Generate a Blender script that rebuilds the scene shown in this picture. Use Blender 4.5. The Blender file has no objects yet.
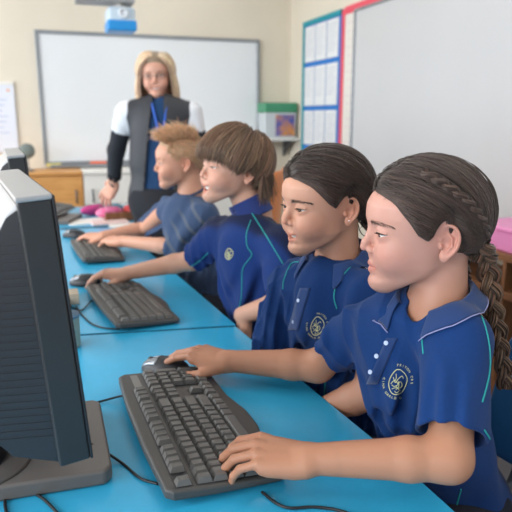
import bpy, math, random
import numpy as np
from mathutils import Vector, Matrix
from mathutils.bvhtree import BVHTree
rng = np.random.default_rng(7); random.seed(7)
V3 = lambda *a: np.array(a, dtype=float)
def nrm(v):
    v = np.asarray(v, float); return v/np.linalg.norm(v)

# ------------------------------------------------------------ camera maths
FPX = 600.; CAMH = 1.30
PITCH = math.atan(138/FPX); YAW = math.atan(216*math.cos(PITCH)/FPX)
FW = V3(math.sin(YAW)*math.cos(PITCH), math.cos(YAW)*math.cos(PITCH), -math.sin(PITCH))
RT = V3(math.cos(YAW), -math.sin(YAW), 0); UP = np.cross(RT, FW); CP = V3(0, 0, CAMH)
def ray(x, y): return FW + RT*(x-256)/FPX + UP*(256-y)/FPX
def atD(x, y, d): return CP + ray(x, y)*d
def atZ(x, y, z): r = ray(x, y); return CP + r*(z-CAMH)/r[2]
def atY(x, y, Y): r = ray(x, y); return CP + r*Y/r[1]
def atX(x, y, X): r = ray(x, y); return CP + r*X/r[0]

# ------------------------------------------------------------ scene helpers
COL = bpy.context.scene.collection
def empty(name, loc=(0, 0, 0), rz=0, label=None, cat=None, group=None):
    o = bpy.data.objects.new(name, None); COL.objects.link(o)
    o.location = loc; o.rotation_euler = (0, 0, rz); o.empty_display_size = .05
    tag(o, label, cat, group); return o
def tag(o, label=None, cat=None, group=None, kind=None):
    for k, v in (('label', label), ('category', cat), ('group', group), ('kind', kind)):
        if v: o[k] = v
    return o
def add(name, me, mat, parent=None, smooth=False):
    for m in (mat if isinstance(mat, (list, tuple)) else [mat]): me.materials.append(m)
    if smooth:
        me.polygons.foreach_set('use_smooth', np.ones(len(me.polygons), bool))
    o = bpy.data.objects.new(name, me); COL.objects.link(o)
    if parent is not None: o.parent = parent
    return o
def mesh_np(name, V, F, cols=None):
    me = bpy.data.meshes.new(name)
    V = np.asarray(V, np.float32); F = np.asarray(F, np.int32)
    me.vertices.add(len(V)); me.vertices.foreach_set('co', V.ravel())
    k = F.shape[1]
    me.loops.add(F.size); me.loops.foreach_set('vertex_index', F.ravel())
    me.polygons.add(len(F)); me.polygons.foreach_set('loop_start', np.arange(0, F.size, k, dtype=np.int32))
    me.update(calc_edges=True)
    if cols is not None: set_col(me, cols)
    return me
def set_col(me, cols):
    a = me.color_attributes.new('Col', 'FLOAT_COLOR', 'POINT')
    c = np.ones((len(me.vertices), 4), np.float32); c[:, :3] = cols
    a.data.foreach_set('color', c.ravel())
class MB:
    """collects simple shapes into one mesh"""
    def __init__(s): s.v = []; s.f = []; s.m = []; s.mi = 0
    def raw(s, vs, fs):
        b = len(s.v); s.v += [tuple(v) for v in vs]
        for f in fs: s.f.append(tuple(b+i for i in f)); s.m.append(s.mi)
        return s
    def box(s, lo, hi, fn=None, taper=0):
        x0, y0, z0 = lo; x1, y1, z1 = hi; t = taper
        vs = [(x0, y0, z0), (x1, y0, z0), (x1, y1, z0), (x0, y1, z0), (x0+t, y0+t, z1), (x1-t, y0+t, z1), (x1-t, y1-t, z1), (x0+t, y1-t, z1)]
        if fn: vs = [fn(v) for v in vs]
        return s.raw(vs, [(0, 3, 2, 1), (4, 5, 6, 7), (0, 1, 5, 4), (1, 2, 6, 5), (2, 3, 7, 6), (3, 0, 4, 7)])
    def prism(s, poly, z0, z1, fn=None):
        n = len(poly); vs = [(p[0], p[1], z0) for p in poly]+[(p[0], p[1], z1) for p in poly]
        if fn: vs = [fn(v) for v in vs]
        return s.raw(vs, [tuple(range(n))[::-1], tuple(range(n, 2*n))]+[(i, (i+1) % n, n+(i+1) % n, n+i) for i in range(n)])
    def tube(s, pts, r, n=8, caps=True):
        pts = [np.asarray(p, float) for p in pts]; K = len(pts)
        rs = r if hasattr(r, '__len__') else [r]*K
        T = [nrm(pts[min(i+1, K-1)]-pts[max(i-1, 0)]) for i in range(K)]
        a = nrm(np.cross(T[0], V3(0, 0, 1) if abs(T[0][2]) < .9 else V3(1, 0, 0)))
        vs = []
        for i in range(K):
            a = nrm(a-T[i]*(a@T[i])); b = np.cross(T[i], a)
            for j in range(n):
                t = 2*math.pi*j/n; vs.append(pts[i]+(a*math.cos(t)+b*math.sin(t))*rs[i])
        fs = [(i*n+j, i*n+(j+1) % n, (i+1)*n+(j+1) % n, (i+1)*n+j) for i in range(K-1) for j in range(n)]
        if caps: fs += [tuple(range(n))[::-1], tuple((K-1)*n+j for j in range(n))]
        return s.raw(vs, fs)
    def lathe(s, prof, c=(0, 0, 0), n=24):
        vs = []; K = len(prof)
        for r, z in prof:
            for j in range(n):
                t = 2*math.pi*j/n; vs.append((c[0]+r*math.cos(t), c[1]+r*math.sin(t), c[2]+z))
        fs = [(i*n+j, i*n+(j+1) % n, (i+1)*n+(j+1) % n, (i+1)*n+j) for i in range(K-1) for j in range(n)]
        fs += [tuple(range(n))[::-1], tuple((K-1)*n+j for j in range(n))]
        return s.raw(vs, fs)
    def grid(s, P):
        P = np.asarray(P); a, b = P.shape[:2]
        return s.raw(P.reshape(-1, 3), [(i*b+j, (i+1)*b+j, (i+1)*b+j+1, i*b+j+1) for i in range(a-1) for j in range(b-1)])
    def mesh(s, name):
        me = bpy.data.meshes.new(name); me.from_pydata(s.v, [], s.f); me.update()
        me.polygons.foreach_set('material_index', s.m); return me
    def build(s, name, mat, parent=None, smooth=False, bevel=0, seg=2, solid=0, sub=0):
        o = add(name, s.mesh(name), mat, parent, smooth)
        if solid:
            m = o.modifiers.new('solid', 'SOLIDIFY'); m.thickness = solid; m.offset = 0
        if bevel:
            m = o.modifiers.new('bevel', 'BEVEL'); m.width = bevel; m.segments = seg; m.limit_method = 'ANGLE'; m.angle_limit = .6
            if not smooth: o.data.polygons.foreach_set('use_smooth', np.ones(len(o.data.polygons), bool)); w = o.modifiers.new('wn', 'WEIGHTED_NORMAL'); w.keep_sharp = False
        if sub:
            m = o.modifiers.new('sub', 'SUBSURF'); m.levels = m.render_levels = sub
        return o
def spline(pts, n=12):
    P = np.array(pts, float); K = len(P); out = []
    E = np.vstack([2*P[0]-P[1], P, 2*P[-1]-P[-2]])
    for i in range(K-1):
        p0, p1, p2, p3 = E[i:i+4]
        for t in np.linspace(0, 1, n, endpoint=False):
            out.append(.5*((2*p1)+(-p0+p2)*t+(2*p0-5*p1+4*p2-p3)*t*t+(-p0+3*p1-3*p2+p3)*t**3))
    out.append(P[-1]); return np.array(out)

# ------------------------------------------------------------ materials
def mat(name, col=(.5, .5, .5), rough=.5, metal=0, spec=.5, emit=None, es=1, noise=0, nscale=20, bump=0, bscale=60, attr=False,
        sss=0, sheen=0, alpha=None, trans=0, coat=0, stretch=None, col2=None, aniso=0):
    m = bpy.data.materials.new(name); m.use_nodes = True; N = m.node_tree.nodes; L = m.node_tree.links
    b = N['Principled BSDF']; I = b.inputs
    I['Base Color'].default_value = (*col, 1); I['Roughness'].default_value = rough; I['Metallic'].default_value = metal
    I['Specular IOR Level'].default_value = spec; I['Subsurface Weight'].default_value = sss
    if sss: I['Subsurface Radius'].default_value = (1, .35, .2); I['Subsurface Scale'].default_value = .006
    I['Sheen Weight'].default_value = sheen; I['Coat Weight'].default_value = coat; I['Transmission Weight'].default_value = trans
    I['Anisotropic'].default_value = aniso
    if emit: I['Emission Color'].default_value = (*emit, 1); I['Emission Strength'].default_value = es
    src = None
    tc = N.new('ShaderNodeTexCoord'); mp = N.new('ShaderNodeMapping'); L.new(tc.outputs['Object'], mp.inputs['Vector'])
    if stretch: mp.inputs['Scale'].default_value = stretch
    if attr:
        a = N.new('ShaderNodeVertexColor'); a.layer_name = 'Col'; src = a.outputs['Color']
    if noise or col2:
        t = N.new('ShaderNodeTexNoise'); t.inputs['Scale'].default_value = nscale; t.inputs['Detail'].default_value = 5
        L.new(mp.outputs['Vector'], t.inputs['Vector'])
        if col2:
            r = N.new('ShaderNodeValToRGB'); r.color_ramp.elements[0].position = .35; r.color_ramp.elements[1].position = .65
            r.color_ramp.elements[0].color = (*col, 1); r.color_ramp.elements[1].color = (*col2, 1)
            L.new(t.outputs['Fac'], r.inputs['Fac']); src = r.outputs['Color']
        else:
            hs = N.new('ShaderNodeHueSaturation'); mr = N.new('ShaderNodeMapRange')
            mr.inputs['From Min'].default_value = .3; mr.inputs['From Max'].default_value = .7
            mr.inputs['To Min'].default_value = 1-noise; mr.inputs['To Max'].default_value = 1+noise
            L.new(t.outputs['Fac'], mr.inputs['Value']); L.new(mr.outputs['Result'], hs.inputs['Value'])
            if src is not None: L.new(src, hs.inputs['Color'])
            else: hs.inputs['Color'].default_value = (*col, 1)
            src = hs.outputs['Color']
    if src is not None: L.new(src, I['Base Color'])
    if bump:
        t = N.new('ShaderNodeTexNoise'); t.inputs['Scale'].default_value = bscale; t.inputs['Detail'].default_value = 4
        L.new(mp.outputs['Vector'], t.inputs['Vector'])
        bp = N.new('ShaderNodeBump'); bp.inputs['Strength'].default_value = bump; bp.inputs['Distance'].default_value = .002
        L.new(t.outputs['Fac'], bp.inputs['Height']); L.new(bp.outputs['Normal'], I['Normal'])
    return m
def s2l(r, g, b): return tuple(((c/255)/12.92 if c/255 <= .04045 else ((c/255+.055)/1.055)**2.4) for c in (r, g, b))

# ------------------------------------------------------------ signed distance modelling
def smin(a, b, k):
    if k <= 0: return np.minimum(a, b)
    h = np.maximum(k-np.abs(a-b), 0)/k; return np.minimum(a, b)-h*h*k*.25
def smax(a, b, k): return -smin(-a, -b, k)
def cap(a, b, ra, rb=None):
    a = np.asarray(a, np.float32); b = np.asarray(b, np.float32); rb = ra if rb is None else rb; ba = b-a; L2 = float(ba@ba)+1e-12
    def f(P):
        pa = P-a; h = np.clip(pa@ba/L2, 0, 1)
        q = pa-h[:, None]*ba
        return np.sqrt(np.einsum('ij,ij->i', q, q))-(ra+(rb-ra)*h)
    return f
def sph(c, r): return cap(c, np.asarray(c, float)+1e-5, r)
def ell(c, r, R=None):
    c = np.asarray(c, np.float32); r = np.asarray(r, np.float32); R = None if R is None else np.asarray(R, np.float32)
    def f(P):
        q = P-c
        if R is not None: q = q@R
        k0 = np.linalg.norm(q/r, axis=1); k1 = np.linalg.norm(q/(r*r), axis=1)+1e-9
        return k0*(k0-1)/k1
    return f
def U(k, *fs):
    def f(P):
        d = fs[0](P)
        for g in fs[1:]: d = smin(d, g(P), k)
        return d
    return f
def SUB(k, a, *bs):
    def f(P):
        d = a(P)
        for b in bs: d = smax(d, -b(P), k)
        return d
    return f
def chain(pts, rs, k=.004):
    return U(k, *[cap(pts[i], pts[i+1], rs[i], rs[i+1]) for i in range(len(pts)-1)])
def plane(p, n):
    p = np.asarray(p, np.float32); n = np.asarray(nrm(n), np.float32)
    return lambda P: (P-p)@n
def local(f, o, R, s=1.0):
    o = np.asarray(o, np.float32); R = np.asarray(R, np.float32)
    return lambda P: f(((P-o)@R)/s)*s
def extract(f, lo, hi, h, proj=1):
    lo = np.asarray(lo, float); hi = np.asarray(hi, float); B = 8
    nb = np.maximum(1, np.ceil((hi-lo)/(h*B)).astype(int)); n = nb*B+1
    ax = [lo[i]+h*B*(np.arange(nb[i])+.5) for i in range(3)]
    cc = np.stack(np.meshgrid(*ax, indexing='ij'), -1).reshape(-1, 3).astype(np.float32)
    dc = f(cc)
    act = np.abs(dc) < B*h*.87*1.7
    vol = np.ones(n, np.float32)
    s = np.where(dc < 0, -1., 1.).astype(np.float32).reshape(nb)
    vol[:-1, :-1, :-1] = np.repeat(np.repeat(np.repeat(s, B, 0), B, 1), B, 2)
    idx = np.argwhere(act.reshape(nb))
    g = np.stack(np.meshgrid(*[np.arange(B+1)]*3, indexing='ij'), -1).reshape(-1, 3)
    for c0 in range(0, len(idx), 400):
        I = (idx[c0:c0+400, None, :]*B+g[None]).reshape(-1, 3)
        vol[I[:, 0], I[:, 1], I[:, 2]] = f((lo+I*h).astype(np.float32))
    ins = vol < 0
    C = sum(ins[i:n[0]-1+i, j:n[1]-1+j, k:n[2]-1+k].astype(np.int8) for i in (0, 1) for j in (0, 1) for k in (0, 1))
    cell = np.argwhere((C > 0) & (C < 8))
    if len(cell) == 0: return np.zeros((0, 3)), np.zeros((0, 4), int)
    acc = np.zeros((len(cell), 3)); cnt = np.zeros(len(cell))
    cor = [np.array((i, j, k)) for i in (0, 1) for j in (0, 1) for k in (0, 1)]
    for a in range(8):
        for b in range(a+1, 8):
            if np.abs(cor[a]-cor[b]).sum() != 1: continue
            A = cell+cor[a]; Bc = cell+cor[b]
            va = vol[A[:, 0], A[:, 1], A[:, 2]]; vb = vol[Bc[:, 0], Bc[:, 1], Bc[:, 2]]
            m = (va < 0) != (vb < 0)
            t = np.where(m, va/np.where(m, va-vb, 1), 0)
            acc += np.where(m[:, None], cor[a]+t[:, None]*(cor[b]-cor[a]), 0); cnt += m
    V = lo+(cell+acc/cnt[:, None])*h
    ids = -np.ones(tuple(n-1), np.int32); ids[cell[:, 0], cell[:, 1], cell[:, 2]] = np.arange(len(cell))
    Q = []
    for axn in range(3):
        o1 = (axn+1) % 3; o2 = (axn+2) % 3
        sl0 = [slice(None)]*3; sl1 = [slice(None)]*3; sl0[axn] = slice(0, -1); sl1[axn] = slice(1, None)
        e = ins[tuple(sl0)] != ins[tuple(sl1)]
        E = np.argwhere(e); E = E[(E[:, o1] > 0) & (E[:, o2] > 0) & (E[:, o1] < n[o1]-1) & (E[:, o2] < n[o2]-1)]
        if len(E) == 0: continue
        q = []
        for d1, d2 in ((0, 0), (-1, 0), (-1, -1), (0, -1)):
            c = E.copy(); c[:, o1] += d1; c[:, o2] += d2
            q.append(ids[c[:, 0], c[:, 1], c[:, 2]])
        q = np.stack(q, 1); flip = ~ins[E[:, 0], E[:, 1], E[:, 2]]
        q[flip] = q[flip][:, ::-1]; q = q[(q >= 0).all(1)]; Q.append(q)
    F = np.vstack(Q)
    for _ in range(proj):
        P = V.astype(np.float32); d = f(P); e = h*.5
        G = np.stack([f(P+np.float32(e)*np.eye(3, dtype=np.float32)[i])-d for i in range(3)], 1)/e
        gn = np.maximum((G*G).sum(1), .2); st = -(d/gn)[:, None]*G
        ln = np.linalg.norm(st, axis=1, keepdims=True); st *= np.minimum(1, h*.6/np.maximum(ln, 1e-9))
        V = V+st
    return V, F
def joinvf(parts):
    Vs, Fs, b = [], [], 0
    for V, F in parts:
        if len(V) == 0: continue
        Vs.append(V); Fs.append(F+b); b += len(V)
    return np.vstack(Vs), np.vstack(Fs)
def bvh(V, F): return BVHTree.FromPolygons([tuple(v) for v in V], [tuple(int(i) for i in f) for f in F])
def table(kn, x):
    kn = np.array(kn, float); zz = np.linspace(kn[0, 0], kn[-1, 0], 240); yy = np.interp(zz, kn[:, 0], kn[:, 1])
    w = np.exp(-np.linspace(-2, 2, 13)**2); w /= w.sum(); yp = np.pad(yy, 6, mode='edge'); yy = np.convolve(yp, w, 'valid')
    return np.interp(x, zz, yy)

# ------------------------------------------------------------ heads
def head_sdf(q):
    """head in its own frame: x forward, y left, z up, chin underside at z=0, crown at .215"""
    jw = q.get('jaw', 1.); smile = q.get('smile', 0.); op = q.get('open', 0.); lid = q.get('lid', .5); ch = q.get('cheek', 0.)
    XF = [(-.005, .062), (.004, .071), (.012, .080), (.022, .0855), (.030, .0825), (.040, .0850), (.050, .0870), (.058, .0875), (.070, .0860), (.085, .0835), (.105, .0835), (.118, .0885), (.130, .0915), (.150, .0900), (.175, .080)]
    XB = [(-.005, .030), (.01, .012), (.03, -.012), (.045, -.020), (.06, -.035), (.08, -.06), (.1, -.075), (.175, -.08)]
    W = [(-.005, .016), (.006, .027*jw), (.015, .0345*jw), (.03, .0455*jw), (.05, .0550*jw), (.07, .0605), (.09, .0635), (.11, .0670), (.13, .070), (.150, .070), (.175, .062)]
    def face(P):
        z = np.clip(P[:, 2], -.005, .175)
        xf = table(XF, z); xb = table(XB, z); w = table(W, z); xc = .012
        u = P[:, 0]-xc; a = np.where(u > 0, xf-xc, xc-xb); n = 2.15
        a = np.maximum(a, .008); au = np.abs(u)/a; av = np.abs(P[:, 1])/w
        k0 = (au**n+av**n)**(1/n); k1 = np.sqrt((au/a)**2+(av/w)**2)+1e-6
        d = k0*(k0-1)/k1
        return smax(smax(d, -(P[:, 2]-np.maximum(0, (.060-P[:, 0])*.62)-.001)*.85, .014), P[:, 2]-.165, .02)
    base = U(.012, face, ell((-.006, 0, .132), (.0965, .0765, .083)))
    m = smile
    cw = .0215+.0045*m; cz = .0475+.0062*m; cx = .0748-.0030*m
    parts = [ell((.058, .032, .072), (.024, .020, .024)), ell((.058, -.032, .072), (.024, .020, .024))]   # cheeks
    if m > .3: parts += [ell((.059, .032, .071), (.022, .018, .019)), ell((.059, -.032, .071), (.022, .018, .019))]
    parts += [ell((.074, 0, .018), (.013, .016, .012))]
    base = U(.022, base, *parts)
    # eye sockets
    base = SUB(.016, base, ell((.098, .029, .107), (.0155, .0165, .0085)), ell((.098, -.029, .107), (.0155, .0165, .0085)))
    ns = q.get('nose', 1.)
    nose = chain([(.0815, 0, .114), (.0890, 0, .100), (.0955, 0, .088), (.0985+.002*(ns-1), 0, .0800)], [.0054, .0052, .0060, .0066*ns], .006)
    alae = U(.004, sph((.0900, .0090, .0752), .0056*ns), sph((.0900, -.0090, .0752), .0056*ns))
    base = U(.011, base, nose); base = U(.006, base, alae)
    base = SUB(.002, base, ell((.0945, .0052, .0700), (.0040, .0024, .0030)), ell((.0945, -.0052, .0700), (.0040, .0024, .0030)))
    # lips
    dz = op*.010
    ul = [(cx, cw, cz), (.0820, cw*.55, cz+.0035-.002*m), (.0868, .0035, .0522), (.0868, -.0035, .0522), (.0820, -cw*.55, cz+.0035-.002*m), (cx, -cw, cz)]
    ll = [(cx, cw*.96, cz-.0006), (.0812, cw*.5, .0425-dz), (.0858, 0, .0413-dz), (.0812, -cw*.5, .0425-dz), (cx, -cw*.96, cz-.0006)]
    base = U(.0045, base, chain(ul, [.0016, .0034, .0038, .0038, .0034, .0016], .004))
    base = U(.005, base, chain(ll, [.0016, .0036, .0048, .0036, .0016], .004))
    if op > 0:
        mz = .0466-dz*.45; hh = .0016+.0050*op
        def gape(P):
            t = np.clip((P[:, 1]/(cw*.95))**2, 0, 1.3); zc = mz+(cz-mz)*t; h = hh*(1-t)
            return np.maximum(np.maximum(np.abs(P[:, 2]-zc)-h, np.abs(P[:, 1])-cw*.95), .070-P[:, 0])
        base = SUB(.0012, base, gape)
    else:
        ml = [(cx+.003, cw*1.02, cz+.0002), (.0868, cw*.5, .0475), (.0915, 0, .0468), (.0868, -cw*.5, .0475), (cx+.003, -cw*1.02, cz+.0002)]
        base = SUB(.0018, base, chain(ml, [.0009]*5, 0))
    # eyes: lids around the ball, with an almond opening
    for sg in (1, -1):
        c = V3(.0698, sg*.0312, .1052)
        base = U(.005, base, sph(c, .0149))
        base = U(.004, base, chain([c+V3(.005, sg*.0145, .004), c+V3(.0130, 0, .0098), c+V3(.012, -sg*.012, .003)], [.001, .0018, .001], 0))
        up_ = .0014+.0062*lid; dn = .0046-.0012*m
        def opening(P, c=c, sg=sg):
            u = (P[:, 1]-c[1])*sg; v = P[:, 2]-c[2]-.07*u
            t = np.clip(1-(u/.0158)**2, -1, 1)
            hi_ = up_*t; lo_ = -dn*t
            d = np.maximum(v-hi_, lo_-v); d = np.maximum(d, np.abs(u)-.0155)
            return np.maximum(d, (c[0]+.002)-P[:, 0])
        base = SUB(.0008, base, opening)
        base = U(0, base, sph(c, .0120))
    # ears
    for sg in (1, -1):
        base = U(.003, base, ear_sdf(sg, q.get('ear', 1.)))
    return base
def ear_sdf(sg, s=1.):
    a = math.radians(24); o = V3(-.004, sg*.0685, .0965)
    e1 = V3(-math.cos(a), sg*math.sin(a), 0)       # backwards along the ear
    e2 = nrm(V3(-.16, sg*.05, 1)); e3 = nrm(np.cross(e1, e2))*sg; e3 = e3 if e3[1]*sg > 0 else -e3
    R = np.stack([e1, e2, e3], 1)
    hel = [(.003, .003, .002), (-.001, .012, .002), (.003, .022, .003), (.012, .0285, .004), (.0225, .0255, .004), (.0275, .014, .004), (.0255, .000, .0035), (.019, -.012, .003), (.011, -.021, .002)]
    f = U(.004, ell((.0125, .004, -.001), (.0145, .0255, .0035)), chain(spline(hel, 3), [.0026]*25, .001))
    f = U(.005, f, ell((.0055, -.0215, .0005), (.0066, .0085, .0038)))
    f = SUB(.003, f, ell((.0085, -.001, .0045), (.0075, .0100, .0058)))
    f = SUB(.0025, f, ell((.014, .0185, .005), (.0085, .0045, .0035)))
    f = U(.002, f, chain([(.011, -.011, .0018), (.0175, -.002, .003), (.017, .010, .003), (.010, .017, .002)], [.0018, .0022, .002, .0012], .001))
    f = U(.003, f, ell((.001, -.006, .0025), (.0032, .0045, .003)))
    return local(f, o, R, s)

def frame(yaw, pitch=0, roll=0):
    """columns: forward, left, up; yaw in world degrees, pitch>0 looks up, roll>0 tips the crown to its right"""
    return np.array(Matrix.Rotation(math.radians(yaw), 3, 'Z') @ Matrix.Rotation(math.radians(-pitch), 3, 'Y') @ Matrix.Rotation(math.radians(roll), 3, 'X'))

# ------------------------------------------------------------ hands
def hand_sdf(W, d, n, side, s=.85, curl=(25, 30, 20), spread=1., thumb=(.35, 20), lift=0, fing=None):
    """W wrist, d direction of the fingers, n out of the back of the hand, side=+1 when the thumb lies at n x d"""
    d = nrm(d); n = nrm(n-d*(n@d)); t = np.cross(n, d)*side
    w = lambda x, y, z: W+(d*x+t*y+n*z)*s
    kn = [(.088, .030, .004), (.092, .0095, .006), (.087, -.011, .0045), (.079, -.029, .001)]
    L = [(.041, .025, .021), (.045, .028, .022), (.041, .026, .021), (.033, .020, .019)]
    R = [(.0092, .0082, .0074, .0062), (.0094, .0084, .0075, .0063), (.0090, .0080, .0072, .006), (.0080, .0071, .0064, .0054)]
    pal = U(.018, *[cap(w(.004, y*.62, -.004), w(x-.008, y, z-.007), .0155*s, .0122*s) for x, y, z in kn])
    pal = U(.012, pal, cap(w(.02, .022, -.012), w(.05, .030, -.014), .013*s, .012*s), cap(w(.02, -.02, -.010), w(.06, -.026, -.010), .012*s, .010*s))
    fs = []
    for i in range(4):
        c = (fing[i] if fing else curl); a = 0; p = w(*kn[i]); sp = math.radians((6, 1, -5, -11)[i]*spread)
        dd = d*math.cos(sp)+t*math.sin(sp); pts = [w(kn[i][0]-.012, kn[i][1], kn[i][2]-.003), p]
        for j in range(3):
            a += math.radians(c[j]); v = dd*math.cos(a)-n*math.sin(a); p = p+v*L[i][j]*s; pts.append(p)
        r = [R[i][0]*s]+[x*s for x in R[i]]
        fs.append(chain(pts, r, .0025))
    sp, cu = thumb
    p0 = w(.018, .022, -.012); v1 = nrm(d*math.cos(sp+.55)+t*math.sin(sp+.55)-n*.30); p1 = p0+v1*.040*s
    v2 = nrm(d*math.cos(sp)+t*math.sin(sp)-n*.28); p2 = p1+v2*.031*s
    a = sp-math.radians(cu); v3 = nrm(d*math.cos(a)+t*math.sin(a)-n*.22); p3 = p2+v3*.025*s
    th = chain([p0, p1, p2, p3], [.0145*s, .0108*s, .0093*s, .0072*s], .004)
    g = fs[0]
    fing_ = U(.0012, *fs)
    return U(.007*s, pal, th), fing_
def hand(*a, **k):
    A, B = hand_sdf(*a, **k); return U(.005, A, B)

# ------------------------------------------------------------ hair
def tubes(paths, rad, n=3, cols=None):
    """many tapering strands as one mesh: paths (N,K,3), rad (N,K)"""
    P = np.asarray(paths, float); N, K = P.shape[:2]; rad = np.broadcast_to(np.asarray(rad, float), (N, K))
    T = np.gradient(P, axis=1); T /= np.linalg.norm(T, axis=2, keepdims=True)+1e-9
    ref = np.where(np.abs(T[..., 2:3]) < .85, V3(0, 0, 1), V3(1, 0, 0)); A = np.cross(T, ref); A /= np.linalg.norm(A, axis=2, keepdims=True)+1e-9
    for i in range(1, K):
        a = A[:, i-1]-T[:, i]*(A[:, i-1]*T[:, i]).sum(1, keepdims=True); A[:, i] = a/(np.linalg.norm(a, axis=1, keepdims=True)+1e-9)
    Bn = np.cross(T, A); th = 2*np.pi*np.arange(n)/n
    V = P[:, :, None]+(A[:, :, None]*np.cos(th)[:, None]+Bn[:, :, None]*np.sin(th)[:, None])*rad[:, :, None, None]
    b = (np.arange(N)*K*n)[:, None, None]; i = np.arange(K-1)[None, :, None]; j = np.arange(n)[None, None, :]; j2 = (j+1) % n
    F = np.stack([b+i*n+j, b+i*n+j2, b+(i+1)*n+j2, b+(i+1)*n+j], -1).reshape(-1, 4)
    C = None if cols is None else np.repeat(np.asarray(cols), K*n, axis=0)
    return V.reshape(-1, 3), F, C
def dirs(phi, el):
    p = np.radians(phi); e = np.radians(el)
    return np.stack([np.cos(e)*np.cos(p), np.cos(e)*np.sin(p), np.sin(e)], -1)
class Scalp:
    """radius of the bare head seen from its centre, on a direction grid (head frame, metres)"""
    C0 = V3(-.004, 0, .120)
    def __init__(s, q):
        f = head_sdf(dict(q, ear=.01)); s.ph = np.linspace(-180, 180, 145); s.el = np.linspace(-88, 88, 89)
        PH, EL = np.meshgrid(s.ph, s.el, indexing='ij'); D = dirs(PH, EL).reshape(-1, 3)
        r = np.full(len(D), .02)
        for _ in range(40): r = r-f((s.C0+D*r[:, None]).astype(np.float32))*.8*np.where(r < .16, 1, 0)
        s.r = np.clip(r, .05, .13).reshape(PH.shape)
    def R(s, D):
        ph = np.degrees(np.arctan2(D[..., 1], D[..., 0])); el = np.degrees(np.arcsin(np.clip(D[..., 2], -1, 1)))
        u = (ph+180)/2.5; v = np.clip((el+88)/2, 0, 87.99); i = np.clip(u.astype(int), 0, 143); j = v.astype(int); a = u-i; b = v-j
        r = s.r; return r[i, j]*(1-a)*(1-b)+r[i+1, j]*a*(1-b)+r[i, j+1]*(1-a)*b+r[i+1, j+1]*a*b
    def pt(s, D, off): return s.C0+D*(s.R(D)+off)[..., None]
HL = [(0, 29), (22, 27), (42, 20), (55, 8), (65, -4), (75, -9), (84, 8), (100, 11), (112, -14), (130, -36), (150, -46), (180, -50)]
def hairline(phi, HLk=HL): return np.interp(np.abs(phi), [a for a, _ in HLk], [b for _, b in HLk])
def slerp(A, B, t):
    """A,B (N,3), t (K,) -> (N,K,3)"""
    d = np.clip((A*B).sum(-1), -1, 1); w = np.arccos(d)+1e-6; s = np.sin(w)
    return (np.sin((1-t)[None]*w[:, None])/s[:, None])[..., None]*A[:, None]+(np.sin(t[None]*w[:, None])/s[:, None])[..., None]*B[:, None]
# ------------------------------------------------------------ people
def bound(f, c, r):
    c = np.asarray(c, np.float32)
    def g(P):
        d = np.linalg.norm(P-c, axis=1)-r; out = np.maximum(d, .0)+.03
        m = d < .02
        if m.any():
            v = f(P[m]); out[m] = v
        return out.astype(np.float32)
    return g
SKIN = {}
def skin_cols(V, base, heads, extra=()):
    """albedo of skin: lips, cheeks, ears, knuckles have their own tint"""
    c = np.tile(np.array(base, float), (len(V), 1))
    for o, R, s, q in heads:
        L = ((V-o)@R)/s; m = q.get('smile', 0); cw = .0215+.0045*m; op = q.get('open', 0)
        def blob(p, r): return np.exp(-(((L-p)/r)**2).sum(1))
        def mix(w, col): nonlocal c; w = np.clip(w, 0, 1)[:, None]; c = c*(1-w)+np.array(col)*w
        b = np.array(base); fc = q.get('face', None)
        if fc is not None:
            mix(.9/(1+np.exp(-(L[:, 2]-.012+.35*L[:, 0])/.018))*(np.linalg.norm(L-V3(0, 0, .1), axis=1) < .17), fc); b = np.array(fc)
        for sg in (1, -1):
            mix(.42*blob((.070, sg*.042, .070), (.04, .030, .024)), b*(1.0, .76, .74))
            mix(.6*blob((-.01, sg*.085, .097), (.028, .02, .035)), b*(1.0, .70, .64))
            mix(.35*blob((.08, sg*.030, .097), (.02, .017, .006)), b*(.85, .68, .66))
        mix(.45*blob((.107, 0, .077), (.012, .013, .010)), b*(1.0, .68, .64))
        yy = np.abs(L[:, 1])/cw; zc = .0465-op*.004
        zt = .0550+(-.0065+.0062*m)*yy**2; zb = .0370-op*.010+(.0100+.0062*m+op*.009)*yy**2
        w = 1/(1+np.exp(-(np.minimum(zt-L[:, 2], L[:, 2]-zb))/.0009))*(yy < 1.02)*(L[:, 0] > .06)
        mix(w*.7, q.get("lip", b*(.90, .56, .55)))
        if op:
            zc_ = .0466-op*.0045+(.0475+.0062*m-.0466+op*.0045)*yy**2; w = np.exp(-((L[:, 2]-zc_)/(.0065*op+.003))**4)*(yy < .97)*(L[:, 0] < .0795-.006*yy**2)*(L[:, 0] > .055)
            mix(w, (.09, .015, .015))
    return c
def part_mesh(name, f, boxes, parent, mt, colf=None, proj=1, sm=True):
    """boxes: (lo, hi, voxel); later boxes are finer and replace what earlier ones hold there"""
    parts = []
    for i, (lo, hi, h) in enumerate(boxes):
        V, F = extract(f, lo, hi, h, proj)
        if len(F) == 0: continue
        c = V[F].mean(1); keep = np.ones(len(F), bool)
        for lo2, hi2, h2 in boxes[i+1:]:
            keep &= ~((c > np.asarray(lo2)+h*1.0) & (c < np.asarray(hi2)-h*1.0)).all(1)
        F = F[keep]; used = np.unique(F); mp = -np.ones(len(V), int); mp[used] = np.arange(len(used))
        parts.append((V[used], mp[F]))
    V, F = joinvf(parts)
    return V, F, add(name, mesh_np(name, V, F, None if colf is None else colf(V)), mt, parent, sm)
def xf(o, R, s, P): return np.asarray(o)+(np.asarray(P)*s)@np.asarray(R).T

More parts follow.
